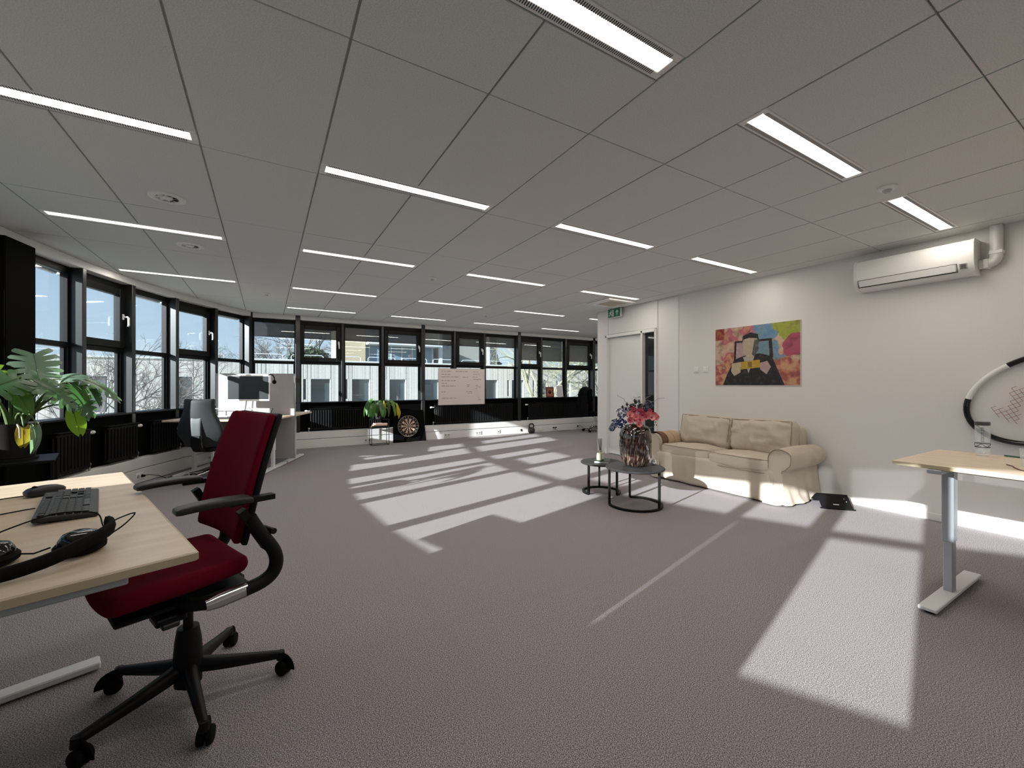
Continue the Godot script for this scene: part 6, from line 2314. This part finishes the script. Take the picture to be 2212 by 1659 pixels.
		b.quad(dc + Vector3(p0.x * 0.228, p0.y * 0.228, 0.034), dc + Vector3(p1.x * 0.228, p1.y * 0.228, 0.034), dc + Vector3(p1.x * 0.228, p1.y * 0.228, -0.003), dc + Vector3(p0.x * 0.228, p0.y * 0.228, -0.003), Vector3(p0.x, p0.y, 0), Vector2(0.5, 0.01), Vector2(0.5, 0.01), Vector2(0.5, 0.01), Vector2(0.5, 0.01))
	var disc := part(db, "disc", b, dm)
	b = MB.new()
	for rr in [0.168, 0.157, 0.106, 0.096, 0.016]:
		var ring := []
		for k in 40:
			ring.append(dc + Vector3(cos(TAU * k / 40.0) * rr, sin(TAU * k / 40.0) * rr, 0.0345))
		b.tube(ring, 0.0009, 4, true)
	for k in 20:
		var a := TAU * (k + 0.5) / 20.0
		b.cyl(dc + Vector3(cos(a) * 0.016, sin(a) * 0.016, 0.0345), dc + Vector3(cos(a) * 0.168, sin(a) * 0.168, 0.0345), 0.0009, 0.0009, 4)
	part(disc, "wire", b, mats["alu"])
	var sf := SystemFont.new()
	sf.font_names = PackedStringArray(["Droid Sans"])
	var nums := [20, 1, 18, 4, 13, 6, 10, 15, 2, 17, 3, 19, 7, 16, 8, 11, 14, 9, 12, 5]
	for k in 20:
		var tm := TextMesh.new()
		tm.font = sf
		tm.text = str(nums[k])
		tm.font_size = 12
		tm.pixel_size = 0.0022
		tm.depth = 0.001
		tm.curve_step = 4.0
		var a := PI / 2 - TAU * k / 20.0
		mpart(disc, "number", tm, mats["white_panel"], Transform3D(Basis(Vector3.BACK, a - PI / 2), dc + Vector3(cos(a) * 0.196, sin(a) * 0.196, 0.035)))
	# whiteboard
	var wb := thing("whiteboard", "whiteboard covered in faint handwritten notes standing on the radiator", "whiteboard", P(3.975, 0.776, 9.035))
	b = MB.new()
	b.bx(Vector3(0, 0.425, 0), Vector3(1.19, 0.85, 0.014), 0.003)
	part(wb, "board", b, mats["alu"])
	im = Image.create(1024, 720, false, Image.FORMAT_RGB8)
	im.fill(Color(0.86, 0.81, 0.79))
	var rr2 := RandomNumberGenerator.new()
	rr2.seed = 44
	var pen := func(x0: float, y0: float, words: int, size: float, c: Color) -> void:
		var x := x0
		for wd in words:
			var n := rr2.randi_range(3, 8)
			for l in n:
				var px := x
				var py := y0
				for s in 9:
					var nx := x + size * 0.55 * (s / 9.0) + rr2.randf_range(-1, 1) * size * 0.12
					var ny := y0 + sin(s * 1.3 + rr2.randf() * 2.0) * size * rr2.randf_range(0.25, 0.5)
					var steps := int(Vector2(nx - px, ny - py).length()) + 1
					for k in steps:
						var q := Vector2(px, py).lerp(Vector2(nx, ny), k / float(steps))
						if q.x > 4 and q.y > 4 and q.x < 1018 and q.y < 714:
							im.set_pixel(int(q.x), int(q.y), c)
							im.set_pixel(int(q.x) + 1, int(q.y), c)
							im.set_pixel(int(q.x), int(q.y) + 1, c)
					px = nx
					py = ny
				x += size * 0.6
			x += size * 0.9
	var ink := Color(0.42, 0.38, 0.40)
	for ln in [[60, 48, 3, 18], [360, 48, 4, 16], [760, 50, 3, 14], [60, 110, 3, 18], [760, 100, 3, 13], [60, 160, 4, 18], [520, 165, 2, 17], [750, 160, 2, 16], [60, 235, 5, 18], [760, 215, 3, 13], [60, 290, 2, 18], [60, 345, 4, 18], [620, 320, 1, 18], [620, 350, 1, 20], [820, 330, 1, 14], [830, 365, 2, 13], [60, 465, 2, 18], [610, 460, 2, 16], [640, 495, 2, 17], [70, 590, 4, 18], [870, 585, 1, 14], [880, 630, 1, 13], [820, 400, 1, 13]]:
		pen.call(ln[0], ln[1], ln[2], ln[3], ink if rr2.randf() < 0.7 else Color(0.30, 0.27, 0.30))
	var wm := mat("whiteboard_face", 1, 1, 1, 0.25)
	wm.albedo_texture = ImageTexture.create_from_image(im)
	b = MB.new()
	b.quad(Vector3(-0.583, 0.012, 0.0075), Vector3(0.583, 0.012, 0.0075), Vector3(0.583, 0.838, 0.0075), Vector3(-0.583, 0.838, 0.0075), Vector3.BACK)
	part(wb, "face", b, wm)
	# kettlebell
	var kt := thing("kettlebell", "dark cast kettlebell on the carpet by the cable duct", "kettlebell", P(5.87, 0, 8.95))
	b = MB.new()
	b.lathe([Vector2(0, 0), Vector2(0.055, 0), Vector2(0.082, 0.03), Vector2(0.092, 0.075), Vector2(0.082, 0.12), Vector2(0.05, 0.15), Vector2(0, 0.158)], 24)
	part(kt, "bell", b, mat("cast_iron", 0.035, 0.035, 0.038, 0.5))
	b = MB.new()
	b.tube([Vector3(-0.05, 0.12, 0), Vector3(-0.072, 0.18, 0), Vector3(-0.060, 0.225, 0), Vector3(-0.03, 0.24, 0), Vector3(0.03, 0.24, 0), Vector3(0.060, 0.225, 0), Vector3(0.072, 0.18, 0), Vector3(0.05, 0.12, 0)], 0.016, 10)
	part(kt, "handle", b, mats["black_metal"])
	# sockets on the cable ducts
	var socks := [[1.83, 2, "double white socket behind the wire plant stand"], [3.60, 2, "double white socket right of the dartboard"], [4.40, 2, "double white socket below the whiteboard"], [4.95, 1, "single pale socket right of the whiteboard"], [6.20, 0, "blank socket plate right of the kettlebell"], [6.66, 2, "white socket with black plugs near the far chair"], [7.45, 1, "white socket beside the far chair's casters"]]
	for s in socks:
		var o := thing("wall_socket", s[2], "socket", P(s[0], 0.045, 9.045), 0.0, "sockets in the cable duct")
		b = MB.new()
		var pw := 0.15 if s[1] != 1 else 0.085
		b.bx(Vector3(0, 0.042, 0.004), Vector3(pw, 0.084, 0.012), 0.003)
		part(o, "plate", b, mats["white_gloss"])
		for k in s[1]:
			b = MB.new()
			b.lathe([Vector2(0.021, 0.0), Vector2(0.021, 0.002), Vector2(0.018, 0.002), Vector2(0.016, 0.0), Vector2(0, 0.0)], 16, Transform3D(Basis(Vector3.RIGHT, PI / 2), Vector3((k - (s[1] - 1) * 0.5) * 0.072, 0.042, 0.0102)))
			part(o, "well", b, mat("socket_well", 0.30, 0.29, 0.28, 0.5))
	b = MB.new()
	b.bx(Vector3(0, 0.03, 0.004), Vector3(0.035, 0.06, 0.014), 0.003)
	single("network_port", "small black port in the white cable duct left of the kettlebell", "port", b, mats["black_plastic"], P(5.62, 0.055, 9.045))
	b = MB.new()
	for x in [-0.035, 0.035]:
		b.cyl(Vector3(x, 0.06, 0.01), Vector3(x, 0.06, 0.045), 0.017, 0.014, 10)
	b.tube([Vector3(-0.035, 0.06, 0.045), Vector3(-0.02, 0.02, 0.07), Vector3(0.06, 0.004 - 0.04, 0.10), Vector3(0.25, 0.004 - 0.04, 0.12), Vector3(0.5, 0.004 - 0.04, 0.06)], 0.004, 6)
	single("plug_cable", "black plugs and cable trailing on the carpet near the far chair", "cable", b, mats["rubber"], P(6.66, 0.042, 9.033))
	b = MB.new()
	b.cyl(Vector3(0, 0.06, 0.01), Vector3(0, 0.06, 0.045), 0.017, 0.014, 10)
	b.tube([Vector3(0, 0.06, 0.04), Vector3(0.06, 0.075, 0.05), Vector3(0.16, 0.01, 0.06), Vector3(0.24, -0.036, 0.09), Vector3(0.4, -0.038, 0.1)], 0.004, 6)
	single("chair_side_cable", "black plug with cable arching from the socket at the far chair", "cable", b, mats["rubber"], P(7.45, 0.042, 9.033))
	# sockets of the curved duct
	for k in 2:
		var s: float = [3.05, 4.45][k]
		var f := field(arcp(s - 0.06, ARC), arcp(s + 0.06, ARC))
		var o := thing("wall_socket", ["double white socket with black plug on the curved duct", "white socket on the curved duct behind the grey chair"][k], "socket", Vector3.ZERO, 0.0, "sockets in the cable duct")
		o.transform = f * Transform3D(Basis(), Vector3(0, 0.045, 0.055))
		b = MB.new()
		b.bx(Vector3(0, 0.042, 0.004), Vector3(0.13, 0.084, 0.012), 0.003)
		part(o, "plate", b, mats["white_gloss"])
		for j in 2:
			b = MB.new()
			b.lathe([Vector2(0.021, 0.0), Vector2(0.021, 0.002), Vector2(0.018, 0.002), Vector2(0.016, 0.0), Vector2(0, 0.0)], 16, Transform3D(Basis(Vector3.RIGHT, PI / 2), Vector3((j - 0.5) * 0.066, 0.042, 0.0102)))
			part(o, "well", b, mats["socket_well"])
		if k == 0:
			b = MB.new()
			b.cyl(Vector3(0.033, 0.042, 0.012), Vector3(0.033, 0.042, 0.045), 0.018, 0.014, 10)
			b.tube([Vector3(0.033, 0.042, 0.04), Vector3(0.06, 0.05, 0.07), Vector3(0.14, 0.02, 0.14), Vector3(0.22, -0.036, 0.18), Vector3(0.45, -0.038, 0.16), Vector3(0.8, -0.038, 0.22)], 0.004, 6)
			var pc := single("power_cable", "black plug and cable on the carpet below the curved windows", "cable", b, mats["rubber"])
			pc.transform = o.transform
	# frame and paper on the window sill
	var fr := thing("picture_frame", "small red picture frame standing on the window sill", "picture frame", P(6.60, 0.907, 9.14))
	fr.rotation.x = -0.12
	b = MB.new()
	for s in [-1.0, 1.0]:
		b.bx(Vector3(s * 0.115, 0.14, 0), Vector3(0.03, 0.28, 0.018), 0.003)
		b.bx(Vector3(0, 0.14 + s * 0.125, 0), Vector3(0.20, 0.03, 0.018), 0.003)
	part(fr, "frame", b, mat("frame_red", 0.12, 0.018, 0.015, 0.5))
	b = MB.new()
	b.bx(Vector3(0, 0.14, -0.003), Vector3(0.20, 0.22, 0.006))
	part(fr, "picture", b, mat("picture_rust", 0.28, 0.10, 0.065, 0.6))
	b = MB.new()
	b.lathe([Vector2(0, 0), Vector2(0.03, 0.01), Vector2(0.05, 0.05), Vector2(0.02, 0.10), Vector2(0, 0.11)], 12, XF(Vector3(0, 0.09, 0)) * Transform3D(Basis().scaled(Vector3(1, 1, 0.06)), Vector3.ZERO))
	part(fr, "motif", b, mat("picture_dark", 0.06, 0.02, 0.02, 0.6))
	b = MB.new()
	b.box(XF(Vector3(0, 0.155, 0), 0, -0.10, 0.05), Vector3(0.20, 0.31, 0.003))
	b.box(XF(Vector3(0.01, 0.12, 0.004), 0, -0.10, 0.9), Vector3(0.09, 0.004, 0.001))
	single("drawing_sheet", "white sheet with a faint drawing leaning on the window sill", "paper", b, mat("sheet_lilac", 0.62, 0.60, 0.66, 0.7), P(6.93, 0.907, 9.14))

func build_far_corner() -> void:
	var t := thing("office_chair", "black office chair with chrome base behind the partition corner", "chair", P(7.55, 0, 8.45), yaw(1, -0.1))
	star_base(t, 0.3, 0.31, mats["chrome"], 0.13, mats["rubber"])
	var b := MB.new()
	b.cyl(Vector3(0, 0.10, 0), Vector3(0, 0.42, 0), 0.022, 0.018, 14)
	part(t, "gas_lift", b, mats["chrome"])
	b = MB.new()
	b.pillow(XF(Vector3(0, 0.47, 0)), Vector3(0.48, 0.10, 0.47), 0.04, 8, func(p: Vector3, _u: Vector3) -> Vector3: return p)
	part(t, "seat", b, mats["black_felt"])
	b = MB.new()
	b.pillow(XF(Vector3(0, 0.83, 0.26), 0, 0.12), Vector3(0.44, 0.56, 0.06), 0.028, 8, func(p: Vector3, u: Vector3) -> Vector3: return p + Vector3(0, 0, 0.03 * (1 - u.x * u.x)))
	part(t, "backrest", b, mats["black_felt"])
	b = MB.new()
	for s in [-1.0, 1.0]:
		b.tube([Vector3(s * 0.2, 0.45, 0.05), Vector3(s * 0.28, 0.48, 0.05), Vector3(s * 0.29, 0.66, 0.03)], 0.016, 8)
		b.bx(Vector3(s * 0.29, 0.675, 0.0), Vector3(0.07, 0.025, 0.24), 0.008)
	part(t, "armrest", b, mats["black_plastic"])
	# black jacket hung over the chair back
	var nz := FastNoiseLite.new()
	nz.seed = 3
	nz.frequency = 4.0
	b = MB.new()
	var rows := []
	for i in 25:
		var u := i / 24.0
		var row := []
		for j in 17:
			var x := lerpf(-1, 1, j / 16.0)
			var y: float
			var z: float
			if u < 0.3:
				y = lerpf(0.80, 1.15, u / 0.3)
				z = 0.215
			elif u < 0.42:
				var a := (u - 0.3) / 0.12 * PI
				y = 1.15 + 0.05 * sin(a)
				z = 0.285 - 0.07 * cos(a)
			else:
				y = lerpf(1.15, 0.42, (u - 0.42) / 0.58)
				z = 0.37 + 0.05 * (u - 0.42)
			var wd := 0.20 + 0.07 * clampf((1.15 - y) * 2.0, 0, 1)
			row.append(Vector3(x * wd, y - 0.06 * x * x * (1.0 if y > 1.0 else 0.0), z + nz.get_noise_2d(x * 1.2, y) * 0.05))
		rows.append(row)
	b.grid(rows)
	single("jacket", "black jacket hung over the far chair's back", "jacket", b, mat("jacket_cloth", 0.008, 0.008, 0.009, 0.9, 0.0, 0.15), P(7.55, 0, 8.45), yaw(1, -0.1))
	var d := thing("far_desk", "dark edged desk partly hidden behind the partition corner", "desk", P(8.55, 0, 8.25))
	b = MB.new()
	b.bx(Vector3(0, 0.745, 0), Vector3(0.9, 0.03, 1.3), 0.004)
	part(d, "tabletop", b, mats["dark_plastic"])
	for z in [-0.55, 0.55]:
		b = MB.new()
		b.bx(Vector3(0, 0.38, z), Vector3(0.07, 0.70, 0.06), 0.004)
		b.bx(Vector3(0, 0.02, z), Vector3(0.8, 0.03, 0.07), 0.004)
		part(d, "leg", b, mats["alu"])
	for k in 2:
		b = MB.new()
		b.pillow(XF(Vector3(0, 0.045, 0), 0.4), Vector3(0.26, 0.09, 0.10), 0.03, 8, func(p: Vector3, u: Vector3) -> Vector3: return p + Vector3(0, -0.05 * clampf(u.x, 0, 1) * (1.0 if p.y > 0 else 0.0), 0))
		single("white_shoe", ["white shoe on the far desk, front one", "white shoe on the far desk, rear one"][k], "shoe", b, mats["white_gloss"], P(8.3 + 0.06 * k, 0.76, 8.1 + 0.26 * k), 0.3 * k, "white shoes on the far desk")
